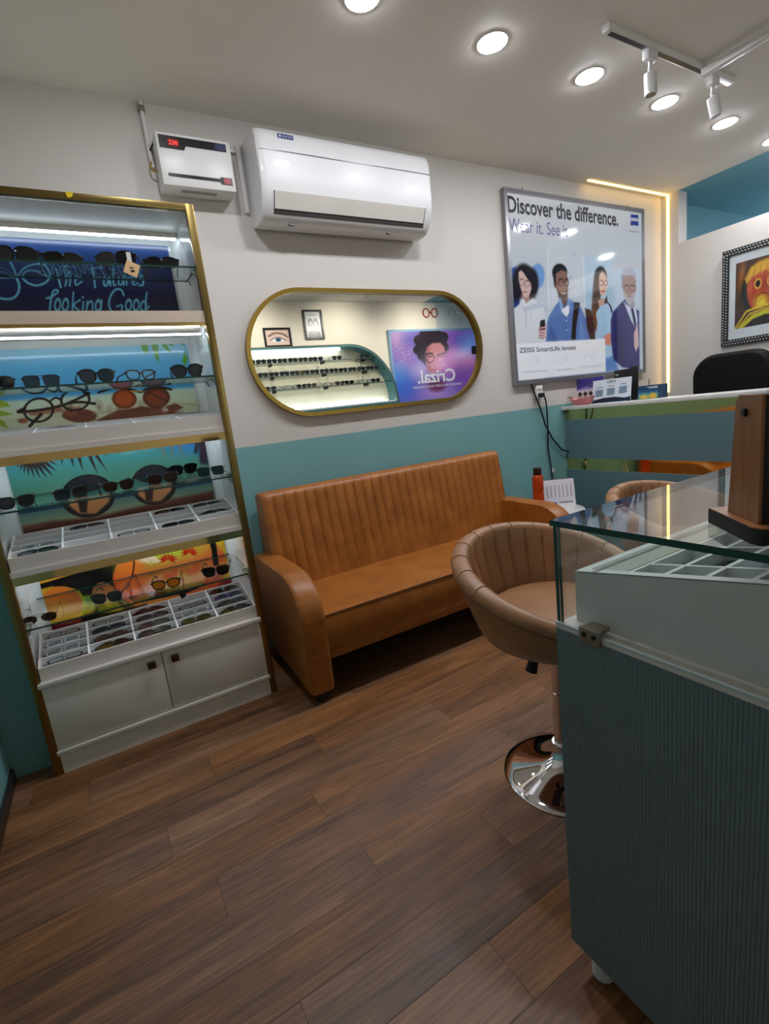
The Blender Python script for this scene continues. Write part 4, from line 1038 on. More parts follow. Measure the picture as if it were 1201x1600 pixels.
on_shelf(2, 288, 742, 2.40, 'f_black', 'folded black sunglasses at the back of the third glass shelf', 0.1)
on_shelf(2, 330, 742, 2.28, 'square_flat', 'half turned smoke sunglasses at the right end of the third glass shelf', -0.35)
on_shelf(3, 62, 968, 2.25, 'avi', 'gold wire aviators with open temples at the left end of the lowest glass shelf', -0.1)
on_shelf(3, 170, 945, 2.28, 'way_grey', 'black sunglasses left of the yellow pair on the lowest glass shelf', -0.3)
on_shelf(3, 261, 918, 2.27, 'yellow', 'black sunglasses with yellow lenses on the lowest glass shelf', -0.22)
on_shelf(3, 338, 896, 2.27, 'way_black', 'black square sunglasses at the right end of the lowest glass shelf', -0.3)
q = AY(206, 420, 2.214)
t = thing('price_tag', (q[0], q[1], q[2]), 'small beige price tag hanging over the edge of the top glass shelf', 'tag')
cx, cz = q[0], q[2]; r_ = 0.034
mb = MB().prism([(cx + r_ * math.cos(a), cz + r_ * math.sin(a)) for a in (0.35, 0.35 + PI / 2, 0.35 + PI, 0.35 + 1.5 * PI)], 'y', 2.2125, 2.214)
part('card', mb, mat('beige_card', (226, 190, 140), 0.6), t)
part('print', MB().box((cx - 0.008, 2.2118, cz + 0.001), (cx + 0.006, 2.2126, cz + 0.005)).box((cx - 0.006, 2.2118, cz - 0.012), (cx + 0.008, 2.2126, cz - 0.005)), BLACK, t, 'dark printed marks')
part('string', MB().tube([(cx - 0.006, 2.2132, cz + 0.03), (cx - 0.004, 2.215, 1.925), (cx - 0.004, 2.222, 1.95)], 0.0008, 6), WPLAST, t)
part('paper_strip', MB().box((cx - 0.010, 2.2160, 1.9215), (cx + 0.006, 2.2170, 1.962)), WPLAST, t)

# ------------------------------------------------------------------ compartment trays
def tray(name_label, x0, x1, ya, yb, zb, zf, zk, cols, rows, depth=0.026, wall=0.008, group='display trays of the cabinet', cat='tray', back_bottom=None):
    t = thing('display_tray', ((x0 + x1) / 2, ya, zb), name_label, cat, group)
    top = lambda y: zf + (zk - zf) * (y - ya) / (yb - ya)
    side = [(ya, zb), (yb, zb), (yb, zk), (ya, zf)]
    mb = MB(); mb.prism(side, 'x', x0, x0 + wall); mb.prism(side, 'x', x1 - wall, x1)
    mb.box((x0 + wall, ya, zb), (x1 - wall, ya + wall, zf)); mb.box((x0 + wall, yb - wall, zb), (x1 - wall, yb, zk))
    part('tray_body', mb, TRAYW, t)
    mb = MB()
    cw = (x1 - x0 - wall) / cols; rh = (yb - ya - wall) / rows
    for c in range(1, cols):
        x = x0 + wall / 2 + c * cw
        mb.prism([(ya + wall, max(zb, top(ya + wall) - depth)), (yb - wall, top(yb - wall) - depth), (yb - wall, top(yb - wall)), (ya + wall, top(ya + wall))], 'x', x - wall * .42, x + wall * .42)
    for r in range(1, rows):
        y = ya + wall / 2 + r * rh
        mb.box((x0 + wall, y - 0.0036, top(y) - depth), (x1 - wall, y + 0.0036, top(y) - 0.0002))
    part('cell_dividers', mb, mat('white_divider_strip', (240, 242, 242), 0.4), t)
    part('lining', MB().prism([(ya + wall, top(ya + wall) - depth - 0.003), (yb - wall, top(yb - wall) - depth - 0.003), (yb - wall, top(yb - wall) - depth), (ya + wall, top(ya + wall) - depth)], 'x', x0 + wall, x1 - wall), TRAYI, t, 'grey cell lining')
    sl = math.atan2(zk - zf, yb - ya)
    def cell(c, r, dx=0.0):      # r = 0 is the back row
        y = ya + wall / 2 + (rows - r - 0.5) * rh
        return x0 + wall / 2 + (c + 0.5) * cw + dx, y, top(y) - depth, sl, rh
    return cell
ORDC = ['leftmost column', 'second column', 'middle column', 'fourth column', 'rightmost column']
ORDR = ['back row', 'second row', 'third row', 'front row']
DES = {'f_black': 'folded black sunglasses', 'f_thin': 'folded wire rimmed spectacles', 'f_tort': 'folded tortoiseshell sunglasses', 'f_clear': 'folded transparent spectacles', 'f_wrap': 'folded black wraparound sunglasses',
       'f_cat': 'folded black butterfly sunglasses', 'f_purple': 'folded purple sunglasses', 'f_grey': 'folded grey sunglasses'}
def fill_tray(cell, items, where, group):
    for c, r, st in items:
        x, y, z, sl, rh = cell(c, r, rnd.uniform(-.006, .006))
        # lying on its temples, lenses up
        h = ST[st][2] * EK; rim = ST[st][4]
        lift = 0.0225
        yy = y - math.cos(sl) * (h / 2 + rim) - math.sin(sl) * lift; zz = z - math.sin(sl) * (h / 2 + rim) + math.cos(sl) * lift
        put_eyewear(st, (x, yy, zz), DES[st] + ' in ' + where + ', ' + ORDC[c] + ', ' + ORDR[r], group, rnd.uniform(-.02, .02), -(PI / 2 - sl))
ycA, ycB = 2.213, 2.455
c4 = tray('lowest grey and white eyewear tray, above the cabinet doors', CX0 + 0.008, CX1 - 0.002, ycA, ycB, 0.3935, 0.449, 0.510, 5, 4)
fill_tray(c4, [(0, 0, 'f_thin'), (0, 1, 'f_clear'), (0, 2, 'f_clear'), (0, 3, 'f_thin'), (1, 0, 'f_thin'), (1, 1, 'f_black'), (1, 2, 'f_tort'), (1, 3, 'f_wrap'), (2, 0, 'f_wrap'), (2, 1, 'f_cat'), (2, 2, 'f_grey'), (2, 3, 'f_cat'),
               (3, 1, 'f_thin'), (3, 2, 'f_clear'), (3, 3, 'f_black'), (4, 0, 'f_black'), (4, 1, 'f_purple'), (4, 2, 'f_grey'), (4, 3, 'f_wrap')], 'the lowest tray', 'eyewear in the lowest tray')
c3 = tray('middle grey and white eyewear tray, under the lagoon printed sheet', CX0 + 0.008, CX1 - 0.002, ycA, ycB, 0.8355, 0.889, 0.939, 5, 4)
fill_tray(c3, [(0, 2, 'f_clear'), (0, 3, 'f_black'), (1, 0, 'f_grey'), (2, 3, 'f_thin'), (3, 0, 'f_black'), (3, 3, 'f_black'), (4, 0, 'f_grey'), (4, 2, 'f_wrap')], 'the middle tray', 'eyewear in the middle tray')
c2 = tray('upper grey and white eyewear tray, under the beach printed sheet', CX0 + 0.008, CX1 - 0.002, ycA, ycB, 1.2715, 1.327, 1.357, 5, 4)
fill_tray(c2, [(3, 0, 'f_thin'), (4, 0, 'f_grey'), (1, 1, 'f_black')], 'the upper tray', 'eyewear in the upper tray')
q = AY(284, 930, 2.2125)
mb = MB().prism([(q[0] - 0.014, q[2] + 0.012), (q[0] - 0.002, q[2] - 0.016), (q[0] + 0.018, q[2] - 0.004), (q[0] + 0.012, q[2] + 0.018), (q[0], q[2] + 0.022)], 'y', 2.207, 2.211)
tag(part('price_tag', mb, BLACKM), 'small black tag hanging from the lowest glass shelf above the tray', 'tag')

# ================================================================== SOFA
def sofa():
    t = thing('sofa', (1.51, 2.28, 0), 'tan leather three seat sofa with ribbed back against the teal wall', 'sofa')
    def arm(x0, x1):
        prof = [(2.60, 0.115), (2.44, 0.085), (1.985, 0.05), (1.948, 0.052), (1.943, 0.07), (1.938, 0.40)]
        for k in range(9):                      # rounded front shoulder
            a = PI - k * (PI / 2) / 8; prof.append((2.15 + 0.212 * math.cos(a), 0.40 + 0.19 * math.sin(a)))
        prof += [(2.40, 0.594), (2.58, 0.592), (2.60, 0.575)]
        n = len(prof); mb = MB(); st = [(0.0, 0.965), (0.006, 0.985), (0.016, 1.0)]
        xs = [(x0 + a, k) for a, k in st] + [(x1 - a, k) for a, k in st[::-1]]
        vs = []
        for x, k in xs:
            for (y, z) in prof: vs.append((x, 2.26 + (y - 2.26) * (1 - (1 - k) * .6), 0.33 + (z - 0.33) * (1 - (1 - k) * .8)))
        mb.add(vs, [[i * n + j, i * n + (j + 1) % n, (i + 1) * n + (j + 1) % n, (i + 1) * n + j] for i in range(len(xs) - 1) for j in range(n)], 0, True)
        mb.add(vs[:n], [list(range(n))]); mb.add(vs[-n:], [list(range(n))])
        return mb
    part('armrest', arm(0.618, 0.728), SOFA, t); part('armrest', arm(2.292, 2.402), SOFA, t)
    # seat cushion, softly crowned
    nx, ny = 36, 14; x0, x1, y0, y1 = 0.726, 2.294, 1.955, 2.47
    bm = bmesh.new(); bmesh.ops.create_cube(bm, size=1)
    for v in bm.verts: v.co = Vector(((x0 + x1) / 2 + v.co.x * (x1 - x0), (y0 + y1) / 2 + v.co.y * (y1 - y0), 0.325 + v.co.z * 0.16))
    bmesh.ops.subdivide_edges(bm, edges=list(bm.edges), cuts=12, use_grid_fill=True)
    for v in bm.verts:
        u = (v.co.x - x0) / (x1 - x0); w = (v.co.y - y0) / (y1 - y0)
        if v.co.z > 0.40:
            v.co.z += 0.014 * math.sin(PI * min(1, max(0, u))) ** .5 * math.sin(PI * min(1, max(0, w * .8 + .1)))
        if v.co.y < y0 + 0.001:
            v.co.y -= 0.012 * math.sin(PI * min(1, max(0, (v.co.z - 0.245) / 0.16)))
    m2 = MB(); m2.bm(bm, 0, True); bm.free(); part('seat_cushion', m2, SOFA, t)
    mb = MB().tube([(x0 + .01, y0 - 0.001, 0.404), (1.5, y0 - 0.003, 0.407), (x1 - .01, y0 - 0.001, 0.404)], 0.0035, 8); part('piping', mb, mat('dark_tan_piping', (120, 70, 26), 0.5), t)
    part('front_rail', MB().box((0.728, 1.972, 0.183), (2.292, 2.03, 0.246), 0, 0.006), SOFA, t)
    part('base_frame', MB().box((0.728, 2.03, 0.19), (2.292, 2.58, 0.246)), mat('dark_lining', (40, 34, 30), 0.8), t)
    # ribbed back: channels in the padding
    bx0, bx1 = 0.690, 2.342; rib = 28; N = rib * 8; vs = []; fs = []
    prof = [(2.432, 0.40, 0), (2.436, 0.44, .5), (2.452, 0.56, 1), (2.472, 0.70, 1), (2.494, 0.84, 1), (2.500, 0.880, .8), (2.508, 0.902, .5), (2.526, 0.913, .25), (2.56, 0.916, .15), (2.612, 0.912, 0), (2.625, 0.90, 0), (2.632, 0.86, 0), (2.64, 0.36, 0)]
    n = len(prof)
    for i in range(N + 1):
        x = bx0 + (bx1 - bx0) * i / N; ph = (i % 8) / 8.0
        d = abs(math.sin(PI * ph)) ** .45; e = min(1, min(i, N - i) / 4.0)
        for (y, z, k) in prof: vs.append((x, y + (1 - d) * 0.010 * k + (1 - e) ** 2 * 0.012 * (1 if y < 2.55 else -0.3), z - (1 - e) ** 2 * 0.008 * (1 if z > .8 else 0)))
    for i in range(N):
        for j in range(n): fs.append([i * n + j, i * n + (j + 1) % n, (i + 1) * n + (j + 1) % n, (i + 1) * n + j])
    mb = MB(); mb.add(vs, fs, 0, True); mb.add(vs[:n], [list(range(n))]); mb.add(vs[-n:], [list(range(n))])
    part('backrest', mb, SOFA, t)
    for (x, y) in ((0.673, 1.985), (2.347, 1.985), (0.673, 2.56), (2.347, 2.56)):
        zt = 0.055 if y < 2.2 else 0.112
        part('foot', MB().lathe([(0.022, 0), (0.026, 0.004), (0.026, 0.03), (0.022, zt)], (x, y, 0), 20), BLACK, t, 'black foot')
sofa()

# ================================================================== STOOLS
def stool(cx, cy, label, rz=0.0):
    t = thing('bar_stool', (cx, cy, 0), label, 'stool', 'tan bucket stools at the counter')
    part('base', MB().lathe([(0.200, 0.0), (0.200, 0.004), (0.196, 0.008), (0.17, 0.015), (0.13, 0.026), (0.09, 0.042), (0.06, 0.062), (0.042, 0.085), (0.036, 0.105), (0.036, 0.115), (0.0, 0.115)], (cx, cy, 0), 64), CHROME, t)
    part('column', MB().lathe([(0.029, 0.11), (0.029, 0.30), (0.027, 0.302), (0.027, 0.47), (0.05, 0.478), (0.05, 0.488)], (cx, cy, 0), 32), CHROME, t)
    part('foot_ring', MB().tube([(cx + 0.03 * math.cos(a) + (0.10 * max(0, -math.sin(a))) * 0, cy - 0.05 + 0.05 * math.sin(a), 0.13) for a in np.linspace(0, 2 * PI, 20, endpoint=False)], 0.006, 8, closed=True), CHROME, t)
    # lever
    lv = part('lift_lever', MB().tube([(cx - 0.02, cy, 0.466), (cx - 0.085, cy + 0.01, 0.458), (cx - 0.10, cy + 0.012, 0.446)], 0.005, 8), BLACK, t)
    part('lever_grip', MB().tube([(cx - 0.088, cy + 0.01, 0.458), (cx - 0.104, cy + 0.012, 0.436), (cx - 0.113, cy + 0.014, 0.409)], [0.008, 0.016, 0.019], 14), BLACKM, lv)
    N = 324; vs = []; fs = []
    def rim(phi):
        c = 0.5 + 0.5 * math.cos(phi); return 0.622 + 0.195 * c ** 0.85
    P = 22
    for i in range(N):
        phi = -PI + 2 * PI * i / N          # 0 = back (+y)
        zr = rim(phi); dx, dy = math.sin(phi), math.cos(phi)
        ex, ey = 1.0, 1.0
        flare = 0.282 + 0.03 * (zr - 0.6) / 0.195
        ch = abs(math.sin(phi * 13.5)) ** .3; k = max(0, (zr - 0.66) / 0.16)
        prof = [(0.02, 0.496), (0.15, 0.497), (0.20, 0.504), (0.232, 0.524)]
        for q in range(1, 7):
            f = q / 6; prof.append((0.232 + (flare - 0.232) * f ** .75, 0.524 + (zr - 0.028 - 0.524) * f))
        # padded rim
        rr = 0.026
        for q in range(1, 8):
            a = -0.25 * PI + q * (1.30 * PI) / 8
            prof.append((flare - rr + 0.003 + (rr + .004) * math.cos(a), zr - 0.026 + rr * math.sin(a)))
        ri = flare - 2 * rr + 0.004
        for q in range(1, 6):
            f = q / 5; prof.append((ri - 0.006 * (1 - ch) * 0 + (1 - ch) * 0.011 * k * (1 - f * .7) - (ri - 0.215) * f, (zr - 0.03) * (1 - f) + 0.57 * f))
        for (r, z) in prof[:22]: vs.append((cx + r * dx * ex, cy + r * dy * ey, z))
    n = len(prof[:22])
    for i in range(N):
        for j in range(n - 1):
            fs.append([i * n + j, ((i + 1) % N) * n + j, ((i + 1) % N) * n + j + 1, i * n + j + 1])
    mb = MB(); mb.add(vs, fs, 0, True)
    part('bucket_shell', mb, TAN, t)
    # stitched piping just outside the padded rim
    pts = []
    for i in range(96):
        phi = -PI + 2 * PI * i / 96; zr = rim(phi); r = 0.286 + 0.03 * (zr - 0.6) / 0.195
        pts.append((cx + r * math.sin(phi), cy + r * math.cos(phi), zr - 0.036))
    part('piping', MB().tube(pts, 0.0032, 6, closed=True), mat('dark_stool_piping', (112, 74, 44), 0.5), t)
    # seams across the padded rim
    for k in range(-5, 6):
        phi = k * 0.30
        zr = rim(phi); fl = 0.285 + 0.03 * (zr - 0.6) / 0.195
        part('rim_seam', MB().tube([(cx + (fl - 0.026 + 0.0295 * math.cos(a)) * math.sin(phi), cy + (fl - 0.026 + 0.0295 * math.cos(a)) * math.cos(phi), zr - 0.026 + 0.0268 * math.sin(a)) for a in np.linspace(-0.1, PI * 0.95, 9)], 0.0012, 5), mat('dark_stool_piping', (112, 74, 44), 0.5), t)
    part('seat_cushion', MB().lathe([(0.0, 0.622), (0.08, 0.621), (0.15, 0.616), (0.19, 0.609), (0.214, 0.596), (0.224, 0.575), (0.216, 0.55), (0.0, 0.55)], (cx, cy, 0), 64), TAN, t)
    part('seat_plate', MB().box((cx - 0.08, cy - 0.08, 0.486), (cx + 0.08, cy + 0.08, 0.496)), BLACK, t)
    return t
s1 = stool(1.150, 1.02, 'tan leather bucket bar stool with chrome disc base, nearest the sofa front')
s2 = dup(s1); s2.location = (2.04, 1.09, 0); s2['label'] = 'second tan bucket bar stool, mostly hidden behind the glass counter'

# ================================================================== SIDE TABLE
TZ_ = 0.45
tcx, tcy, TR_ = 2.675, 2.395, 0.235
t = thing('side_table', (tcx, tcy, 0), 'small round white side table between the sofa and the reception desk', 'table')
part('table_top', MB().lathe([(0.0, TZ_ - 0.018), (TR_ - .005, TZ_ - 0.018), (TR_, TZ_ - 0.012), (TR_, TZ_ - 0.004), (TR_ - .005, TZ_), (0.0, TZ_)], (tcx, tcy, 0), 56), GLOSSW, t)
part('pedestal', MB().lathe([(0.022, 0.012), (0.022, TZ_ - 0.02), (0.06, TZ_ - 0.018)], (tcx, tcy, 0), 24), WPLAST, t)
part('base', MB().lathe([(0.15, 0), (0.15, 0.008), (0.03, 0.016), (0.0, 0.016)], (tcx, tcy, 0), 40), WPLAST, t)
q = AY(840, 755, tcy + 0.02); bx, by = q[0], tcy + 0.02; BS = 1.36
t = thing('water_bottle', (bx, by, TZ_), 'orange translucent water bottle with dark cap beside the desk calendar', 'bottle')
ORB = mat('orange_bottle_plastic', (214, 72, 20), 0.15, trans=0.35, coat=0.3)
part('bottle_body', MB().lathe([(r * 1.12, z * BS) for r, z in [(0.0, 0.0), (0.03, 0.0), (0.034, 0.006), (0.034, 0.092), (0.0325, 0.097), (0.0325, 0.103), (0.034, 0.108), (0.034, 0.176), (0.031, 0.186), (0.023, 0.192), (0.022, 0.196), (0, 0.196)]], (bx, by, TZ_), 32), ORB, t)
part('cap', MB().lathe([(r * 1.12, z * BS) for r, z in [(0.024, 0.193), (0.025, 0.198), (0.025, 0.224), (0.023, 0.228), (0.0, 0.228)]], (bx, by, TZ_), 32), mat('dark_brown_cap', (52, 22, 18), 0.25), t)
q0 = AY(872, 765, tcy + 0.04)
xa, xb, yc = q0[0] - 0.108, q0[0] + 0.108, tcy + 0.04
t = thing('desk_calendar', ((xa + xb) / 2, yc, TZ_), 'white tent desk calendar standing on the round side table', 'calendar')
def leaf(dy0, dy1, za, zb, x0, x1, th=0.002):
    return MB().add([(x, yc + y + d, TZ_ + z) for d in (0, th) for (x, y, z) in ((x0, dy0, za), (x1, dy0, za), (x1, dy1, zb), (x0, dy1, zb))], [[0, 1, 2, 3], [4, 5, 6, 7], [0, 1, 5, 4], [1, 2, 6, 5], [2, 3, 7, 6], [3, 0, 4, 7]])
CARD = mat('calendar_card', (228, 226, 230), 0.6)
part('front_leaf', leaf(-0.045, 0.0, 0.0, 0.188, xa, xb), CARD, t); part('back_leaf', leaf(0.05, 0.004, 0.0, 0.188, xa, xb), CARD, t)
part('month_page', leaf(-0.0372, -0.0025, 0.040, 0.184, xa + 0.004, xb - 0.004, 0.0015), mat('calendar_page', (222, 216, 226), 0.6), t)
mb = MB()
for r in range(6):
    for c in range(7):
        f = 0.30 + r * 0.10; x = xa + 0.02 + (xb - xa - 0.05) * c / 6; z = TZ_ + 0.040 + 0.144 * (1 - f * 1.0); y = yc - 0.0372 + 0.0347 * (1 - f * 1.0) - 0.0014
        mb.box((x, y - 0.0004, z), (x + 0.009, y + 0.0006, z + 0.006))
part('dates', mb, mat('grey_date_ink', (150, 146, 160), 0.6), t)
part('blue_panel', leaf(-0.0465, -0.0385, 0.003, 0.032, xa + 0.003, xa + 0.085, 0.001), mat('blue_print', (50, 100, 180), 0.5), t)
part('grey_stripe', leaf(-0.0405, -0.0385, 0.024, 0.032, xa + 0.10, xb - 0.02, 0.001), mat('grey_print', (120, 124, 128), 0.5), t)
t.rotation_euler[2] = -0.62
part('binding', MB().tube([(xa + 0.01, yc + 0.003, TZ_ + 0.190), (xb - 0.01, yc + 0.003, TZ_ + 0.190)], 0.003, 8), STEEL, t)

# ================================================================== RECEPTION DESK
DX = 3.20; DY0 = 1.335
DTEAL = mat('slate_teal_laminate', (92, 122, 130), 0.38, var=0.03)
t = thing('reception_desk', (3.5, 2.0, 0), 'slate teal reception desk with gold mirror bands in the far corner', 'desk')
part('carcass', MB().box((DX + 0.02, DY0 + 0.01, 0.0), (3.44, D - 0.002, 1.112)), DTEAL, t)
part('front_panel', MB().box((DX, DY0, 0.735), (DX + 0.02, D - 0.002, 1.032)), DTEAL, t)
part('front_panel', MB().box((DX, DY0, 0.0), (DX + 0.02, D - 0.002, 0.645)), DTEAL, t)
part('gold_band', MB().box((DX + 0.012, DY0 + 0.002, 1.032), (DX + 0.0201, D - 0.002, 1.112)), GOLDM, t, 'upper gold mirror band')
part('gold_band', MB().box((DX + 0.012, DY0 + 0.002, 0.645), (DX + 0.0201, D - 0.002, 0.735)), GOLDM, t, 'lower gold mirror band')
part('counter_slab', MB().box((DX - 0.035, DY0 - 0.03, 1.112), (3.46, D - 0.001, 1.137), 0, 0.002), WPLAST, t)
SZ = 1.137
# things on the slab
def leaflet():
    x = 3.34; A = AX(884, 597, x); B = AX(944, 628, x)
    y0, y1 = B[1], A[1]
    t = thing('brochure', (x, (y0 + y1) / 2, SZ), 'purple brochure standing at the wall end of the reception desk', 'brochure')
    part('card', MB().box((x, y0, SZ), (x + 0.003, min(y1, D - 0.012), SZ + 0.195)), CARD, t)
    y1 = min(y1, D - 0.012)
    p = Paint((x - 0.0012, y1, SZ + 0.195), (0, y0 - y1, 0), (0, 0, -0.193), 70, 70).uv()
    p.bgrad([(0, (96, 84, 160)), (.4, (150, 140, 200)), (.5, (226, 214, 216)), (1, (210, 190, 190))])
    p.poly([(0, 0), (100, 0), (100, 18), (40, 30), (0, 42)], (70, 60, 140), 4)
    for k in range(5):
        p.ell(12 + k * 20, 60, 7, 8, (40, 26, 30), 0, 2); p.ell(12 + k * 20, 76, 8, 9, (190, 150, 130), 0, 2)
    p.line([(45, 34), (60, 32)], 5, (40, 34, 90)); p.line([(70, 32), (92, 30)], 4, (40, 34, 90))
    p.build('print', painted('brochure_print', 0.3), t)
leaflet()
def bowl():
    x = 3.245; A = AX(880, 625, x); B = AX(922, 625, x); y = (A[1] + B[1]) / 2; y = min(y, D - 0.13)
    t = thing('card_tray', (x, y, SZ), 'pink boat shaped card tray in front of the purple brochure', 'tray')
    mb = MB(); vs = []; n = 28
    for (k, z, ) in ((0.6, 0.0), (0.75, 0.012), (1.0, 0.045), (0.96, 0.045), (0.70, 0.014), (0.5, 0.006)):
        for i in range(n):
            a = 2 * PI * i / n; lift = 0.018 * abs(math.sin(a)) ** 3 * (1 if z > .03 else 0)
            vs.append((x + 0.055 * k * math.cos(a), y + 0.105 * k * math.sin(a), SZ + z + lift))
    fs = [[r * n + i, r * n + (i + 1) % n, (r + 1) * n + (i + 1) % n, (r + 1) * n + i] for r in range(5) for i in range(n)]
    mb.add(vs, fs, 0, True); mb.add(vs[:n], [list(range(n))]); mb.add(vs[-n:], [list(range(n))])
    part('tray_shell', mb, mat('pink_ceramic', (196, 112, 112), 0.3, coat=0.4), t)
    part('dark_tip', MB().tube([(x, y + 0.09, SZ + 0.06), (x - 0.005, y + 0.118, SZ + 0.068), (x - 0.01, y + 0.125, SZ + 0.07)], [0.004, 0.003, 0.001], 8), BLACKM, t, 'dark pointed tip')
bowl()
def paysign():
    x = 3.255; A = AX(924, 597, x); B = AX(984, 590, x); y1, y0 = A[1], B[1]
    t = thing('counter_sign', (x, (y0 + y1) / 2, SZ), 'white acrylic sign card with three square blocks on the reception desk', 'sign')
    h = 0.165
    part('card', MB().add([(x + dx + z * .12, y, SZ + z) for dx in (0, 0.003) for (y, z) in ((y1, 0), (y0, 0), (y0, h), (y1, h))], [[0, 1, 2, 3], [4, 5, 6, 7], [0, 1, 5, 4], [1, 2, 6, 5], [2, 3, 7, 6], [3, 0, 4, 7]]), mat('white_acrylic', (214, 222, 230), 0.12, coat=0.4), t)
    p = Paint((x - 0.0012 + h * .12, y1, SZ + h), (0, y0 - y1, 0), (-h * .12, 0, -h), 130, 80).uv()
    p.fill((214, 222, 232))
    for k in range(3):
        cx = 18 + k * 31; p.poly([(cx - 10, 42 - k * 3), (cx + 10, 41 - k * 3), (cx + 10, 70 - k * 3), (cx - 10, 72 - k * 3)], (120, 140, 160), 1.5)
        p.line([(cx - 6, 33 - k * 3), (cx + 6, 32 - k * 3)], 3, (90, 100, 120))
    p.ell(44, 11, 4.5, 5, (60, 60, 70), 0, .8, 1, 1); p.ell(55, 11, 4.5, 5, (60, 60, 70), 0, .8, 1, 1)
    p.poly([(0, 86), (30, 78), (60, 77), (85, 84), (100, 80), (100, 100), (0, 100)], (26, 34, 56), 1.5)
    p.build('print', painted('sign_print', 0.2), t)
    part('foot', MB().box((x - 0.004, y0 + 0.02, SZ), (x + 0.05, y1 - 0.02, SZ + 0.003)), mat('white_acrylic', (214, 222, 230), 0.12), t)
paysign()
def monitor():
    x = 3.35; A = AX(962, 580, x); B = AX(993, 573, x)
    y1, y0 = A[1], B[1]
    t = thing('monitor', (x, (y0 + y1) / 2, SZ), 'back of a small black screen behind the white sign card on the reception desk', 'monitor')
    hz = (A[2] + B[2]) / 2
    part('casing', MB().box((x, y0 + 0.03, SZ + 0.012), (x + 0.03, y1 + 0.02, hz), 0, 0.006), BLACK, t)
    part('edge', MB().box((x - 0.02, y0, SZ + 0.006), (x + 0.03, y0 + 0.03, hz + 0.012), 0, 0.004), BLACKM, t)
    part('stand', MB().box((x - 0.02, y0 + 0.02, SZ), (x + 0.08, y1 - 0.02, SZ + 0.013), 0, 0.003), BLACKM, t)
    part('badge', MB().box((x - 0.001, y1 - 0.02, hz - 0.04), (x + 0.001, y1 + 0.005, hz - 0.028)), mat('grey_badge', (150, 150, 150), 0.4), t)
monitor()
def box():
    x = 3.30; A = AX(996, 603, x); B = AX(1028, 603, x); y1, y0 = A[1], B[1]
    h = A[2] - SZ
    t = thing('tissue_box', (x + 0.05, (y0 + y1) / 2, SZ), 'painted blue and yellow box right of the black screen on the reception desk', 'box')
    part('box_body', MB().box((x, y0, SZ), (x + 0.11, y1, SZ + h - 0.004), 0, 0.002), mat('navy_box', (40, 70, 100), 0.5), t)
    p = Paint((x - 0.001, y1 - 0.002, SZ + h - 0.006), (0, y0 - y1 + 0.004, 0), (0, 0, -h + 0.008), 60, 50).uv()
    p.bgrad([(0, (30, 60, 92)), (.45, (40, 84, 120)), (.6, (70, 140, 150)), (1, (90, 160, 140))])
    p.ell(30, 85, 22, 18, (206, 178, 70), 0, 6); p.ell(75, 80, 20, 22, (214, 170, 60), 0, 6); p.poly([(45, 10), (100, 6), (100, 24), (60, 22)], (210, 216, 214), 4, .8); p.line([(0, 20), (100, 30)], 5, (24, 40, 66))
    p.build('print', painted('box_print', 0.3), t)
    part('figurine', MB().tube([(x + 0.05, y1 - 0.05, SZ + h - 0.004), (x + 0.05, y1 - 0.05, SZ + h + 0.03), (x + 0.05, y1 - 0.055, SZ + h + 0.036)], 0.003, 8), STEEL, t)
box()

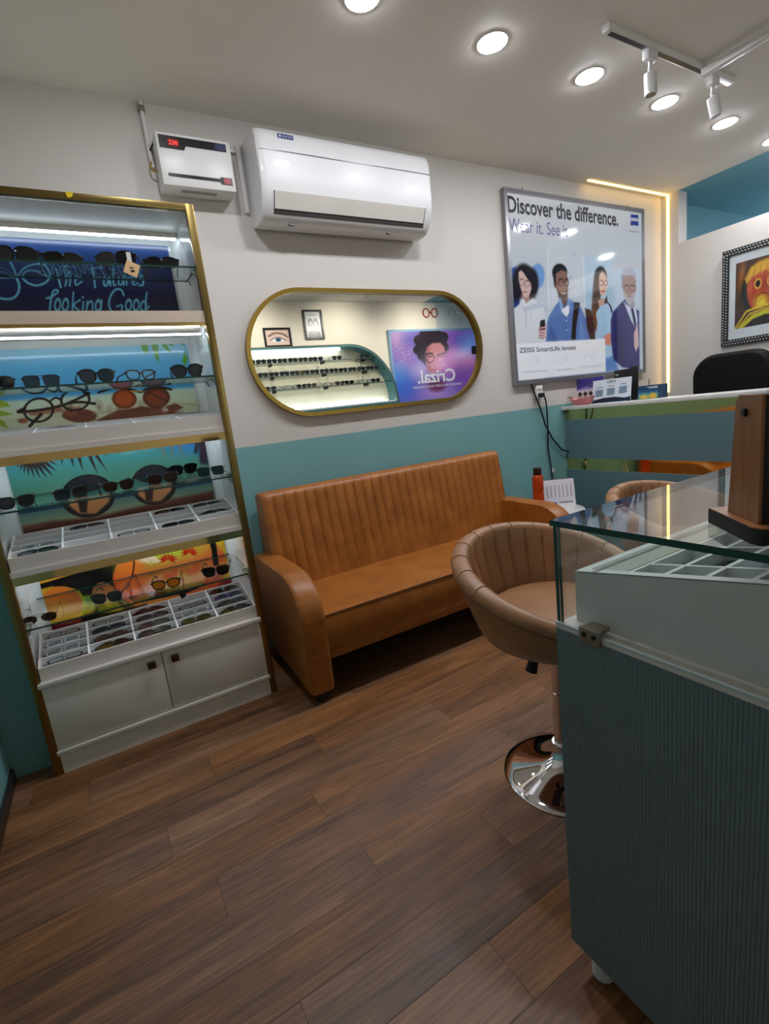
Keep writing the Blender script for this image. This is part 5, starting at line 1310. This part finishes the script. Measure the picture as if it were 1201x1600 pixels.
# ================================================================== OFFICE CHAIR
def chair():
    cx, cy = 4.02, 1.875
    t = thing('office_chair', (cx, cy, 0), 'black high back office chair behind the reception desk', 'chair')
    # back: padded, rounded top corners; faces -x
    def outl(w, z0, z1, r, n=10):
        pts = [(-w / 2 * .86, z0), (w / 2 * .86, z0)]
        for i in range(n + 1):
            a = i * PI / 2 / n; pts.append((w / 2 - r + r * math.cos(a), z1 - r + r * math.sin(a)))
        for i in range(n + 1):
            a = PI / 2 + i * PI / 2 / n; pts.append((-w / 2 + r + r * math.cos(a), z1 - r + r * math.sin(a)))
        return pts
    mb = MB(); layers = [(0.0, 0.90), (-0.012, 0.965), (-0.03, 1.0), (-0.06, 1.0), (-0.078, 0.965), (-0.088, 0.9)]
    o = outl(0.53, 0.56, 1.392, 0.15); n = len(o); vs = []
    for (dx, k) in layers:
        for (a, z) in o:
            zz = 0.98 + (z - 0.98) * (1 - (1 - k) * .6)
            vs.append((cx + 0.02 + dx + 0.08 * max(0.0, zz - 0.6) ** 1.2 - 0.35 * (a * k) ** 2 * .6, cy + a * k, zz))
    mb.add(vs, [[i * n + j, i * n + (j + 1) % n, (i + 1) * n + (j + 1) % n, (i + 1) * n + j] for i in range(len(layers) - 1) for j in range(n)], 0, True)
    mb.add(vs[:n], [list(range(n))]); mb.add(vs[-n:], [list(range(n))])
    BL = mat('black_chair_leather', (8, 8, 9), 0.6, var=0.1, bump=0.2, bscale=220, spec=0.2)
    part('backrest', mb, BL, t)
    part('seat', MB().box((cx - 0.50, cy - 0.25, 0.43), (cx + 0.02, cy + 0.25, 0.53), 0, 0.04, 4), BL, t)
    for s in (-1, 1):
        part('armrest', MB().tube([(cx + 0.02, cy + s * 0.27, 0.50), (cx + 0.0, cy + s * 0.285, 0.70), (cx - 0.08, cy + s * 0.285, 0.725), (cx - 0.30, cy + s * 0.285, 0.72), (cx - 0.36, cy + s * 0.285, 0.66), (cx - 0.34, cy + s * 0.26, 0.47)], 0.02, 10), BLACKM, t)
    part('gas_lift', MB().cyl((cx - 0.22, cy, 0.10), (cx - 0.22, cy, 0.44), 0.028), BLACK, t)
    for k in range(5):
        a = 2 * PI * k / 5 + .3; e = (cx - 0.22 + 0.29 * math.cos(a), cy + 0.29 * math.sin(a))
        lg = part('leg', MB().tube([(cx - 0.22, cy, 0.12), (e[0], e[1], 0.075)], [0.028, 0.018], 10), BLACK, t)
        part('caster', MB().cyl((e[0] - 0.012 * math.sin(a), e[1] + 0.012 * math.cos(a), 0.03), (e[0] + 0.012 * math.sin(a), e[1] - 0.012 * math.cos(a), 0.03), 0.03, 18), BLACKM, lg)
chair()

# ================================================================== FRAMED PAINTING
def painting():
    x = XR; y1, y0, z0, z1 = 2.172, 1.28, 1.455, 2.163
    fw = 0.045
    t = thing('framed_picture', (x, (y0 + y1) / 2, z0), 'framed orange and yellow figure painting with white mat on the right wall', 'picture')
    def R(d): return [(y0 + d, z0 + d), (y1 - d, z0 + d), (y1 - d, z1 - d), (y0 + d, z1 - d)]
    mb = MB(); mb.ring(R(0), R(fw), 'x', x - 0.028, x - 0.001)
    part('frame', mb, mat('black_carved_frame', (22, 22, 24), 0.5), t)
    # woven diamond relief on the frame
    mb = MB(); st = 0.021
    def dia(y, z, s):
        mb.add([(x - 0.0285, y - s, z), (x - 0.0285, y, z - s), (x - 0.0285, y + s, z), (x - 0.0285, y, z + s), (x - 0.032, y, z)], [[0, 1, 4], [1, 2, 4], [2, 3, 4], [3, 0, 4]])
    for off, sh in ((0.0125, 0), (0.0325, .5)):
        for i in range(int((y1 - y0) / st)):
            y = y0 + (i + .5 + sh) * st
            if y > y1 - .006: continue
            dia(y, z0 + off, 0.0066); dia(y, z1 - off, 0.0066)
        for i in range(2, int((z1 - z0) / st) - 1):
            z = z0 + (i + .5 + sh) * st
            dia(y0 + off, z, 0.0066); dia(y1 - off, z, 0.0066)
    part('frame_relief', mb, mat('silver_relief', (176, 178, 178), 0.5), t, 'silver diamond pattern')
    part('mat_board', MB().box((x - 0.012, y0 + fw, z0 + fw), (x - 0.004, y1 - fw, z1 - fw)), mat('white_mat_board', (206, 212, 216), 0.6), t)
    iy1, iy0, iz1, iz0 = 2.083, 1.37, 2.055, 1.575
    p = Paint((x - 0.0125, iy1, iz1), (0, iy0 - iy1, 0), (0, 0, iz0 - iz1), 200, 130)
    p.X, p.Y = p.a * 250, p.b * 100
    p.fill((86, 52, 24))
    p.cloud(90, 0, 250, 0, 100, 6, 18, [(120, 76, 26), (66, 34, 24), (140, 96, 30), (50, 26, 20), (110, 50, 30)], .5, 5)
    p.poly([(0, 40), (16, 40), (24, 100), (0, 100)], (66, 50, 26), 4); p.ell(14, 20, 6, 18, (180, 110, 30), .2, 5, .8)
    p.ell(38, 48, 22, 30, (14, 14, 14), 0, 3)
    p.ell(58, 46, 30, 34, (176, 66, 28), 0, 2.5); p.ell(34, 42, 6, 9, (196, 84, 40), 0, 2)
    p.poly([(22, 26), (34, 12), (52, 6), (80, 4), (100, 10), (106, 26), (84, 20), (60, 22), (40, 26), (26, 36)], (206, 154, 40), 2)
    for k in range(12): p.line([(26 + k * 7, 30 - k * .8), (34 + k * 6.5, 12)], 1.2, (240, 200, 80) if k % 2 else (160, 110, 30), .8, .7)
    p.ell(60, 66, 16, 12, (214, 170, 40), 0, 4); p.ell(63, 70, 8, 6, (230, 206, 60), 0, 3); p.ell(70, 40, 10, 8, (150, 50, 26), 0, 4, .8)
    p.ell(53, 38, 9, 8, (222, 160, 60), 0, 1); p.ell(53, 38, 5.5, 5, (30, 16, 10), 0, .8); p.ell(82, 37, 9, 8, (222, 160, 60), 0, 1); p.ell(82, 37, 5.5, 5, (30, 16, 10), 0, .8)
    p.line([(50, 58), (62, 53), (78, 56)], 2, (110, 34, 20)); p.line([(46, 70), (50, 60)], 1.6, (120, 40, 20))
    p.poly([(0, 100), (30, 78), (70, 74), (160, 80), (160, 100)], (24, 18, 14), 1)
    for k, c in enumerate(((226, 190, 40), (214, 170, 40), (196, 190, 30))):
        p.line([(2 + k * 7, 99), (28 + k * 7, 76 + k * 5), (60 + k * 5, 72 + k * 5), (150, 70 + k * 7)], 3.4 if k < 2 else 7, c, 1, 1, False)
    p.build('painting', painted('painted_canvas', 0.4), t)
    mb = MB(); mb.add([(x - 0.016, y0 + fw, z0 + fw), (x - 0.016, y1 - fw, z0 + fw), (x - 0.016, y1 - fw, z1 - fw), (x - 0.016, y0 + fw, z1 - fw)], [[0, 1, 2, 3]])
    part('picture_glass', mb, GLASS, t)
painting()

# ================================================================== GLASS COUNTER
KX0, KX1, KY0, KY1 = 0.684, 2.55, -0.02, 0.612
LZ = 0.818
t = thing('glass_counter', ((KX0 + KX1) / 2, (KY0 + KY1) / 2, 0), 'slate teal display counter with ribbed end panel and glass case on top', 'counter')
RIB = mat('ribbed_teal_panel', (112, 132, 136), 0.38, var=0.02)
# ribbed end panel: half round flutes across y
pitch = 0.0064; nr = int((KY1 - KY0 - 0.004) / pitch); prof = []
for i in range(nr):
    for k in range(6):
        a = PI * k / 6; prof.append((KX0 + 0.0028 - 0.0016 * math.sin(a), KY0 + 0.002 + pitch * (i + k / 6)))
prof += [(KX0 + 0.0028, KY0 + 0.002 + pitch * nr), (KX0 + 0.018, KY0 + 0.002 + pitch * nr), (KX0 + 0.018, KY0 + 0.002)]
part('ribbed_panel', MB().prism(prof, 'z', 0.08, LZ), RIB, t)
mb = MB().box((KX0 + 0.018, KY1 - 0.02, 0.08), (KX1, KY1, LZ)).box((KX1 - 0.018, KY0, 0.08), (KX1, KY1 - 0.02, LZ)).box((KX0 + 0.018, KY0 + 0.3, 0.08), (KX1 - 0.018, KY1 - 0.02, 0.10))
mb.box((KX0 + 0.002, KY1 - 0.003, 0.08), (KX0 + 0.02, KY1 - 0.0, LZ))
part('carcass', mb, DTEAL, t)
part('case_floor', MB().box((KX0 + 0.002, KY0, LZ), (KX1, KY1, LZ + 0.008)), TRAYW, t)
for (x, y) in ((KX0 + 0.045, KY1 - 0.045), (KX1 - 0.06, KY1 - 0.045), (KX0 + 0.06, KY0 + 0.06), (KX1 - 0.06, KY0 + 0.06)):
    part('leg', MB().lathe([(0.019, 0), (0.023, 0.004), (0.023, 0.024), (0.019, 0.03), (0.019, 0.081)], (x, y, 0), 24), WPLAST, t, 'short white leg')
GT = 1.027
mb = MB(); glass_slab(mb, (KX0 + 0.004, KY0 - 0.0, GT - 0.011), (KX1, KY1 + 0.006, GT))
part('top_glass', mb, [GLASS, GEDGE], t, 'glass top')
def vpane(a, b, axis):
    """upright pane: big faces clear, edges green"""
    x0, y0, z0 = a; x1, y1, z1 = b
    vs = [(x0, y0, z0), (x1, y0, z0), (x1, y1, z0), (x0, y1, z0), (x0, y0, z1), (x1, y0, z1), (x1, y1, z1), (x0, y1, z1)]
    mb = MB(); X = [[3, 0, 4, 7], [1, 2, 6, 5]]; Y = [[0, 1, 5, 4], [2, 3, 7, 6]]; Zf = [[0, 1, 2, 3], [4, 5, 6, 7]]
    big, ed = (X, Y + Zf) if axis == 'x' else (Y, X + Zf)
    mb.add(vs, big, 0); mb.add(vs, ed, 1); return mb
part('side_pane', vpane((KX0 + 0.006, KY0, LZ + 0.008), (KX0 + 0.014, KY1 - 0.009, GT - 0.0115), 'x'), [GLASS, GEDGE], t, 'glass end pane')
part('front_pane', vpane((KX0 + 0.006, KY1 - 0.008, LZ + 0.008), (KX1, KY1, GT - 0.0115), 'y'), [GLASS, GEDGE], t, 'glass pane on the stool side')
part('edge_strip', MB().box((KX0 + 0.0, KY0, LZ + 0.008), (KX0 + 0.0055, KY1, LZ + 0.013)), mat('clear_strip', (190, 206, 204), 0.15, coat=0.5), t)
# clamp at the lower edge of the end pane
hx = KX0 - 0.0015; hy = AX(922, 995, hx)[1]; 
cl = part('pane_clamp', MB().box((hx - 0.004, hy - 0.021, LZ - 0.004), (hx + 0.006, hy + 0.021, LZ + 0.024), 0, 0.001).box((hx + 0.006, hy - 0.018, LZ + 0.016), (hx + 0.030, hy + 0.018, LZ + 0.024), 0, 0.001), mat('bronze_clamp', (150, 136, 120), 0.35, 0.5), t, 'bronze pane clamp with two screws')
for dy in (-0.010, 0.010):
    part('screw', MB().cyl((hx - 0.006, hy + dy, LZ + 0.012), (hx - 0.003, hy + dy, LZ + 0.012), 0.0045, 16), mat('dark_screw', (60, 54, 48), 0.4, 0.8), cl)
# wedge tray in the case, rising towards the viewer
def wedge():
    x0, x1, ya, yb, zb = 0.722, 2.40, 0.06, 0.594, LZ + 0.0085
    zf, zn = 0.924, 0.924 + 0.169 * (yb - ya)
    top = lambda y: zf + (yb - y) * 0.169
    t = thing('wedge_tray', ((x0 + x1) / 2, (ya + yb) / 2, zb), 'large pale grey sloping eyewear tray inside the glass counter', 'tray')
    G = mat('pale_grey_laminate', (214, 212, 208), 0.45, var=0.01); Wt = mat('white_edge_band', (224, 230, 228), 0.4)
    side = [(ya, zb), (yb, zb), (yb, zf), (ya, top(ya))]
    mb = MB().prism(side, 'x', x0, x0 + 0.016).prism(side, 'x', x1 - 0.016, x1).box((x0 + 0.016, yb - 0.014, zb), (x1 - 0.016, yb, zf)).box((x0 + 0.016, ya, zb), (x1 - 0.016, ya + 0.014, top(ya)))
    part('tray_body', mb, G, t)
    e = 0.0012
    def rim(xa, xb, y0, y1): return MB().add([(xa, y0, top(y0) + e), (xb, y0, top(y0) + e), (xb, y1, top(y1) + e), (xa, y1, top(y1) + e), (xa, y0, top(y0) - .001), (xb, y0, top(y0) - .001), (xb, y1, top(y1) - .001), (xa, y1, top(y1) - .001)], [[0, 1, 2, 3], [4, 5, 6, 7], [0, 1, 5, 4], [1, 2, 6, 5], [2, 3, 7, 6], [3, 0, 4, 7]])
    mb = rim(x0, x0 + 0.018, ya, yb)
    for r in (rim(x1 - 0.018, x1, ya, yb), rim(x0 + .018, x1 - .018, yb - 0.022, yb), rim(x0 + .018, x1 - .018, ya, ya + 0.016)): mb.add(r.v, r.f)
    part('rim', mb, Wt, t, 'white rim')
    d = 0.045
    fl = MB().prism([(ya + .014, top(ya + .014) - d - .004), (yb - .014, top(yb - .014) - d - .004), (yb - .014, top(yb - .014) - d), (ya + .014, top(ya + .014) - d)], 'x', x0 + .016, x1 - .016)
    part('lining', fl, mat('lilac_grey_lining', (170, 178, 194), 0.8), t)
    ys = [0.497 - 0.0615 * k for k in range(0, 7)]
    part('end_strip', rim(x0 + 0.018, x1 - 0.018, ys[0] + 0.003, yb - 0.024), mat('sage_strip', (176, 186, 170), 0.3), t, 'flat sage strip beside the cells')
    mb = MB(); xs = [0.797 + 0.13 * k for k in range(13)]
    for x in xs: mb.prism([(ya + .014, top(ya + .014) - d), (ys[0], top(ys[0]) - d), (ys[0], top(ys[0])), (ya + .014, top(ya + .014))], 'x', x - 0.0035, x + 0.0035)
    for y in ys: mb.box((x0 + 0.016, y - 0.003, top(y) - d), (x1 - .016, y + 0.003, top(y) - 0.0004))
    part('cell_dividers', mb, Wt, t)
    sl = math.atan(0.169)
    def lay(ci, ri, st, lab):
        x = xs[ci] + 0.065; y = (ys[ri] + ys[ri + 1]) / 2; h = ST[st][2] * EK; rim_ = ST[st][4]; lift = 0.023
        zz = top(y) - d
        put_eyewear(st, (x, y - (h / 2 + rim_), zz + 0.169 * (h / 2 + rim_) + lift), lab, 'eyewear in the counter tray', 0, -(PI / 2 + sl))
    lay(0, 0, 'f_thin', 'folded wire spectacles in the sloping counter tray, cell by its corner')
    lay(0, 1, 'f_black', 'folded black sunglasses in the sloping counter tray, second row of cells')
wedge()

# ------------------------------------------------------------------ wood and black stand on the glass
def stand():
    P0 = np.array(AZ(1106, 816, GT)[:2]); P1 = np.array(AZ(1172, 850, GT)[:2])
    u = (P1 - P0) / np.linalg.norm(P1 - P0)            # along the walnut face, towards the viewer
    w = np.array([-u[1], u[0]])                         # into the stand
    if w @ np.array([1, 0]) < 0: w = -w
    L = np.linalg.norm(P1 - P0); Wd = 0.17; h = 0.022
    t = thing('countertop_stand', (P0[0], P0[1], GT), 'walnut sided black tabletop unit on a stepped base standing on the glass counter', 'stand')
    A = lambda a, b, z: (P0[0] + u[0] * a + w[0] * b, P0[1] + u[1] * a + w[1] * b, GT + z)
    c = 0.012
    out = [(0, 0), (L, 0), (L + c, c * .6), (L + c, Wd - c * .6), (L, Wd), (0, Wd)]
    n = len(out)
    def pr(o, z0, z1, o2=None):
        o2 = o2 or o; mb = MB(); vs = [A(a, b, z0) for a, b in o] + [A(a, b, z1) for a, b in o2]
        m = len(o)
        mb.add(vs, [[i, (i + 1) % m, m + (i + 1) % m, m + i] for i in range(m)] + [list(range(m))[::-1], list(range(m, 2 * m))]); return mb
    part('base', pr(out, 0, h), BLACKM, t, 'black base')
    top = [(0.0005 + a * .995, 0.0005 + b * .997) for a, b in out]
    part('base_veneer', pr(top, h, h + 0.0015), wood('orange_walnut_veneer', (150, 96, 56), (182, 122, 74), 0), t, 'walnut top of the base')
    H = 0.194; z = h + 0.0015
    # tapered walnut cheek
    a0, a1 = 0.034, L - 0.008; b0 = 0.012
    q = [(a0, z), (a1, z), (a1, H), (a0 + 0.024, H), (a0 + 0.016, H - 0.010)]
    def cheek(bb0, bb1):
        mb = MB(); m = len(q); vs = [A(a, bb0, zz) for a, zz in q] + [A(a, bb1, zz) for a, zz in q]
        mb.add(vs, [[i, (i + 1) % m, m + (i + 1) % m, m + i] for i in range(m)] + [list(range(m))[::-1], list(range(m, 2 * m))]); return mb
    part('side_cheek', cheek(b0, b0 + 0.004), WALNUT, t, 'tapered walnut side'); part('side_cheek', cheek(Wd - b0 - 0.004, Wd - b0), WALNUT, t, 'tapered walnut side')
    mb = MB(); m2 = [(a0 + 0.004, z), (a1, z), (a1, H - 0.0005), (a0 + 0.026, H - 0.0005)]
    vs = [A(a, b0 + 0.004, zz) for a, zz in m2] + [A(a, Wd - b0 - 0.004, zz) for a, zz in m2]
    mb.add(vs, [[0, 1, 2, 3], [4, 5, 6, 7], [0, 1, 5, 4], [1, 2, 6, 5], [2, 3, 7, 6], [3, 0, 4, 7]])
    part('housing', mb, BLACKM, t, 'black housing')
    kc = 0.62; ka = a0 + (a1 - a0) * .52
    part('knob', MB().tube([A(ka, b0 - 0.004, H - 0.023), A(ka, b0 + 0.001, H - 0.023)], [0.0052, 0.0062], 20), BLACK, t, 'small black knob')
stand()

# ================================================================== SHOWCASE WALL (seen in the mirror)
YW = YB
def curved_case():
    x0, x1, z0, z1 = 1.20, 3.79, 1.36, 2.175
    y1 = YW + 0.22
    t = thing('wall_showcase', ((x0 + x1) / 2, YW, z0), 'lit wall showcase with one curved top corner and three shelves of eyewear', 'showcase')
    arc = [(3.10 + (x1 - 3.10) * math.sin(a), z0 + 0.05 + (z1 - z0 - 0.05) * math.cos(a)) for a in np.linspace(0, PI / 2, 20)]
    o = [(x0, z0), (x0, z1)] + arc + [(x1, z0)]
    cx, cz = 2.4, 1.7
    inn = [(min(max(x, x0 + .03), x1 - .03) if True else x, z) for x, z in o]
    inn = [(x0 + .03, z0 + .03), (x0 + .03, z1 - .03)] + [(3.10 + (x1 - 3.13) * math.sin(a), z0 + 0.05 + (z1 - z0 - 0.08) * math.cos(a)) for a in np.linspace(0, PI / 2, 20)] + [(x1 - .03, z0 + .03)]
    inn = [(min(x, x1 - .03), z) for x, z in inn]
    mb = MB(); mb.ring(o, inn, 'y', YW + 0.001, y1 - 0.004); part('rim', mb, mat('teal_case_rim', (70, 116, 118), 0.3), t)
    mb = MB(); mb.ring(o, [((x * 0.994 + cx * .006), (z * .99 + cz * .01)) for x, z in o], 'y', y1 - 0.004, y1); part('gold_edge', mb, GOLD, t)
    mb = MB(); mb.prism(inn, 'y', YW + 0.001, YW + 0.008); part('back_panel', mb, mat('cream_case_back', (224, 214, 184), 0.4), t)
    part('led_line', MB().box((x0 + .05, YW + 0.05, z1 - 0.05), (3.05, YW + 0.07, z1 - 0.035)), COOL, t)
    part('led_line', MB().box((x0 + .05, YW + 0.05, z0 + 0.055), (3.70, YW + 0.07, z0 + 0.066)), COOL, t)
    part('drawer_front', MB().box((x0 + .03, YW + 0.10, z0 + 0.03), (x1 - .035, YW + 0.2, z0 + 0.05)), mat('pale_case_front', (220, 226, 226), 0.3), t)
    lv = []
    for z, xr, nm in ((1.985, 3.50, 'upper'), (1.83, 3.66, 'middle'), (1.665, 3.72, 'lower')):
        mb = MB(); glass_slab(mb, (x0 + .03, YW + 0.01, z), (xr, y1 - 0.03, z + 0.008)); part('glass_shelf', mb, [GLASS, GEDGE], t)
        for x in (2.05, 2.75, 3.35): part('bracket', MB().box((x - .006, YW + .05, z - .03), (x + .006, y1 - .04, z)), BLACKM, t)
        lv.append((z + 0.0085, xr, nm))
    return lv
lv = curved_case()
def simple_pair(dark):
    mb = MB()
    for s in (-1, 1):
        o = outline('wayfarer', s, s * 0.036, 0.056, 0.044, 14)
        big = [(s * 0.036 + (x - s * .036) * 1.12, 0.0242 + (z - 0.022) * 1.1) for x, z in o]
        inn = [(x, z + 0.0022) for x, z in o]
        mb.ring(big, inn, 'y', -0.003, 0.003, 0); mb.prism(inn, 'y', -0.001, 0.001, 1)
        mb.tube([(s * 0.068, 0, 0.036), (s * 0.068, -0.10, 0.036), (s * 0.066, -0.125, 0.004)], 0.003, 6, 0)
    mb.tube([(-0.01, 0, 0.034), (0.01, 0, 0.034)], 0.003, 6, 0)
    return mb
protos = {}
g2 = random.Random(3)
for (z, xr, nm) in lv:
    n = int((xr - 1.30) / 0.135)
    for i in range(n):
        x = 1.32 + i * 0.135
        if nm == 'upper' and x > 2.75 and i % 3: continue
        kind = 0 if nm != 'lower' or i % 4 < 2 else 1
        key = kind
        if key not in protos:
            o = part('sunglasses', simple_pair(True), [FR['black'], LN['dark'] if kind == 0 else LN['clear']], org=(0, 0, 0)); protos[key] = o
        else:
            o = protos[key].copy(); COL.objects.link(o); o.name = 'sunglasses' if kind == 0 else 'eyeglasses'
        if kind == 1 and not o.name.startswith('eye'): o.name = 'eyeglasses'
        o.location = (x, YW + 0.165, z); o.rotation_euler = (0, 0, g2.uniform(-.1, .1))
        tag(o, ('small black sunglasses' if kind == 0 else 'small clear lensed black spectacles') + ' on the ' + nm + ' shelf of the mirrored wall showcase', 'sunglasses' if kind == 0 else 'glasses', ('sunglasses' if kind == 0 else 'spectacles') + ' on the ' + nm + ' showcase shelf')

def wall_print(x0, x1, z0, z1, label, fn):
    t = thing('framed_print', ((x0 + x1) / 2, YW, z0), label, 'picture')
    def R(d): return [(x0 + d, z0 + d), (x1 - d, z0 + d), (x1 - d, z1 - d), (x0 + d, z1 - d)]
    mb = MB(); mb.ring(R(0), R(0.024), 'y', YW + 0.001, YW + 0.024); part('frame', mb, BLACK, t)
    p = Paint((x0 + .022, YW + 0.008, z1 - .022), (x1 - x0 - .044, 0, 0), (0, 0, z0 - z1 + .044), 90, 90).uv(); fn(p)
    p.build('print', painted('framed_paper', 0.3), t)
def eye(p):
    p.fill((226, 196, 182)); p.line([(14, 40), (40, 22), (70, 26), (92, 46)], 9, (110, 84, 76), 3)
    p.poly([(20, 66), (40, 50), (62, 52), (84, 70), (56, 80), (36, 78)], (236, 232, 232), 3); p.ell(52, 64, 13, 13, (70, 110, 140), 0, 2); p.ell(52, 64, 6, 6, (20, 20, 26), 0, 2); p.line([(18, 66), (40, 50), (64, 52), (86, 70)], 4, (60, 40, 40), 2)
def duo(p):
    p.fill((214, 214, 214)); p.ell(34, 44, 17, 18, (50, 50, 52), 0, 3); p.ell(34, 52, 12, 17, (176, 176, 176), 0, 3); p.ell(66, 46, 17, 20, (40, 40, 42), 0, 3); p.ell(66, 54, 12, 17, (190, 190, 190), 0, 3)
    for cx in (29, 40, 60, 72): p.ell(cx, 50, 5, 5, (30, 30, 30), 0, 1, 1, 1)
    p.poly([(10, 100), (16, 76), (50, 72), (86, 76), (92, 100)], (70, 70, 74), 3); p.line([(28, 12), (72, 12)], 3, (120, 120, 120))
wall_print(2.06, 2.412, 2.20, 2.432, 'black framed close up of an eye above the curved showcase', eye)
wall_print(2.61, 2.875, 2.28, 2.643, 'tall black framed grey portrait print of a couple in spectacles, above the curved showcase', duo)

def colour_poster():
    x0, x1, z0, z1 = 3.845, 5.50, 1.34, 2.373
    t = thing('wall_poster', ((x0 + x1) / 2, YW, z0), 'purple and blue backlit poster of a curly haired person in round glasses', 'poster')
    part('case', MB().box((x0, YW + 0.001, z0), (x1, YW + 0.035, z1), 0, 0.003), mat('pale_blue_case', (130, 170, 200), 0.4), t)
    ym = D - 0.012
    p = Paint((x0 + .03, YW + 0.037, z1 - .03), (x1 - x0 - .06, 0, 0), (0, 0, z0 - z1 + .06), 260, 170, mirror=ym)
    def m(q): return [(590 + a * 170 / 1201, 500 + b * 170 / 1201) for a, b in q]
    p.fill((110, 96, 180))
    def blob(a, b, r, c, al=.8): q = m([(a, b)])[0]; k = 170 / 1201; p.ell(q[0], q[1], r * k, r * k * .9, c, 0, r * k * .8, al)
    for a in ((220, 200, 160, (206, 160, 190)), (300, 430, 130, (170, 130, 190)), (180, 640, 140, (90, 170, 220)), (260, 760, 140, (50, 90, 190)), (350, 200, 80, (90, 80, 170)), (820, 220, 140, (190, 80, 170)), (900, 240, 110, (60, 60, 160)), (800, 450, 150, (176, 70, 150)), (1000, 460, 90, (210, 110, 160)), (1020, 250, 90, (90, 140, 210)), (900, 620, 140, (110, 50, 140)), (650, 800, 140, (170, 130, 190)), (480, 560, 90, (190, 170, 210)), (1040, 600, 70, (120, 60, 160))): blob(*a)
    g = random.Random(9)
    for _ in range(70):
        q = m([(g.gauss(290, 80), g.gauss(360, 90))])[0]; p.ell(q[0], q[1], g.uniform(.3, .8), g.uniform(.3, .8), g.choice([(80, 50, 130), (220, 210, 235), (120, 70, 150)]), 0, .4, .8)
    H = (44, 24, 34)
    p.poly(m([(410, 330), (420, 230), (460, 150), (560, 120), (690, 120), (760, 190), (770, 300), (745, 400), (700, 330), (560, 300), (525, 400), (530, 500), (460, 430)]), H, 1.6)
    for a, b, r in ((450, 220, 55), (520, 160, 60), (630, 140, 60), (720, 190, 60), (440, 330, 50), (740, 300, 45), (480, 400, 40)): q = m([(a, b)])[0]; p.ell(q[0], q[1], r * .1415, r * .1415, H, 0, 1)
    p.poly(m([(525, 380), (545, 300), (600, 255), (690, 250), (735, 300), (745, 400), (735, 470), (690, 560), (600, 590), (550, 560), (530, 470)]), (196, 122, 122), 1.2)
    p.poly(m([(525, 380), (545, 300), (580, 280), (570, 420), (600, 580), (550, 560), (530, 470)]), (150, 84, 96), 2, .7)
    p.line(m([(530, 375), (600, 365)]), 2.2, (60, 30, 36)); p.line(m([(660, 385), (735, 365)]), 2.2, (60, 30, 36))
    q = m([(575, 420)])[0]; p.ell(q[0], q[1], 6.5, 7, (60, 30, 30), 0, .5, 1, .7); q = m([(695, 425)])[0]; p.ell(q[0], q[1], 6.5, 7, (60, 30, 30), 0, .5, .8, .6)
    p.line(m([(560, 400), (600, 402)]), 1.4, (40, 20, 26)); p.line(m([(670, 405), (720, 398)]), 1.4, (40, 20, 26)); p.line(m([(630, 410), (620, 500), (650, 510)]), 1.2, (150, 84, 90)); p.line(m([(600, 552), (660, 550)]), 2, (150, 64, 76))
    blob(720, 490, 95, (216, 140, 196), .85); blob(800, 420, 60, (170, 70, 150), .8)
    p.ell(*m([(650, 720)])[0], 14, 10, (90, 24, 60), 0, 3, .8)
    p.build('print_sheet', painted('backlit_colour_print', 0.2, 0.7, 0.45), t)
    WI = mat('white_poster_lettering', (238, 236, 240), 0.4)
    def place(a, b):
        u, v = m([(a, b)])[0]; q = AY(u, v, 2 * ym - (YW + 0.039)); return q[0], q[2]
    xl, zb = place(860, 668); xr, zt = place(430, 560)
    xl2, zb2 = place(920, 712); xr2, zt2 = place(390, 742)
    # the mirror flips left and right: in the room the words run from high x to low x as seen, so lettering advances towards -x
    ytxt = YW + 0.0385
    a0, a1 = max(xl, xr), min(xl, xr)
    text_part('Crizal.', None, 0, 0, 0, 0, WI, t, 'lettering', bold=0.02, fmap=lambda s, q: (a0 + (a1 - a0) * s, ytxt, zb + (zt - zb) * q))
    b0, b1 = max(xl2, xr2), min(xl2, xr2); zc = min(zb2, zt2)
    text_part('ENHANCED THICK CLARITY ALWAYS YOUR LENS', None, 0, 0, 0, 0, WI, t, 'lettering', bold=0.01, fmap=lambda s, q: (b0 + (b1 - b0) * s, ytxt, zc - 0.0 + 0.032 * q))
    part('sensor', MB().box((5.33, YW + 0.036, 1.98), (5.40, YW + 0.06, 2.10), 0, 0.003), BLACKM, t, 'small black unit on the poster')
colour_poster()
# red spectacles sign and white script strokes on the side wall
t = thing('wall_sign', (4.62, YW, 2.55), 'red outline spectacles sign above the purple poster, seen in the mirror', 'sign')
RD = mat('red_sign_tube', (150, 36, 40), 0.35)
mb = MB()
for s in (-1, 1): mb.tube([(4.62 + s * 0.075 + 0.055 * math.cos(a), YW + 0.012, 2.60 + 0.06 * math.sin(a)) for a in np.linspace(0, 2 * PI, 18, endpoint=False)], 0.008, 6, closed=True)
mb.tube([(4.60, YW + .012, 2.61), (4.64, YW + .012, 2.61)], 0.008, 6)
part('spectacles_outline', mb, RD, t)
part('wall_pin', MB().box((4.615, YW + 0.0005, 2.598), (4.625, YW + 0.013, 2.615)), RD, t)
t = thing('wall_sign', (5.2, YW, 2.5), 'white script letter sign at the far end above the purple poster, seen in the mirror', 'sign')
mb = MB()
for k, (x, z, r) in enumerate(((5.02, 2.60, .045), (5.14, 2.60, .045), (5.26, 2.62, .04), (5.10, 2.50, .04), (5.22, 2.50, .04))):
    mb.tube([(x + r * math.cos(a), YW + 0.012, z + r * 1.1 * math.sin(a)) for a in np.linspace(0.3, 2 * PI - .5, 16)], 0.008, 6)
mb.box((5.0, YW + .0005, 2.595), (5.3, YW + .006, 2.61))
part('script_strokes', mb, WPLAST, t)
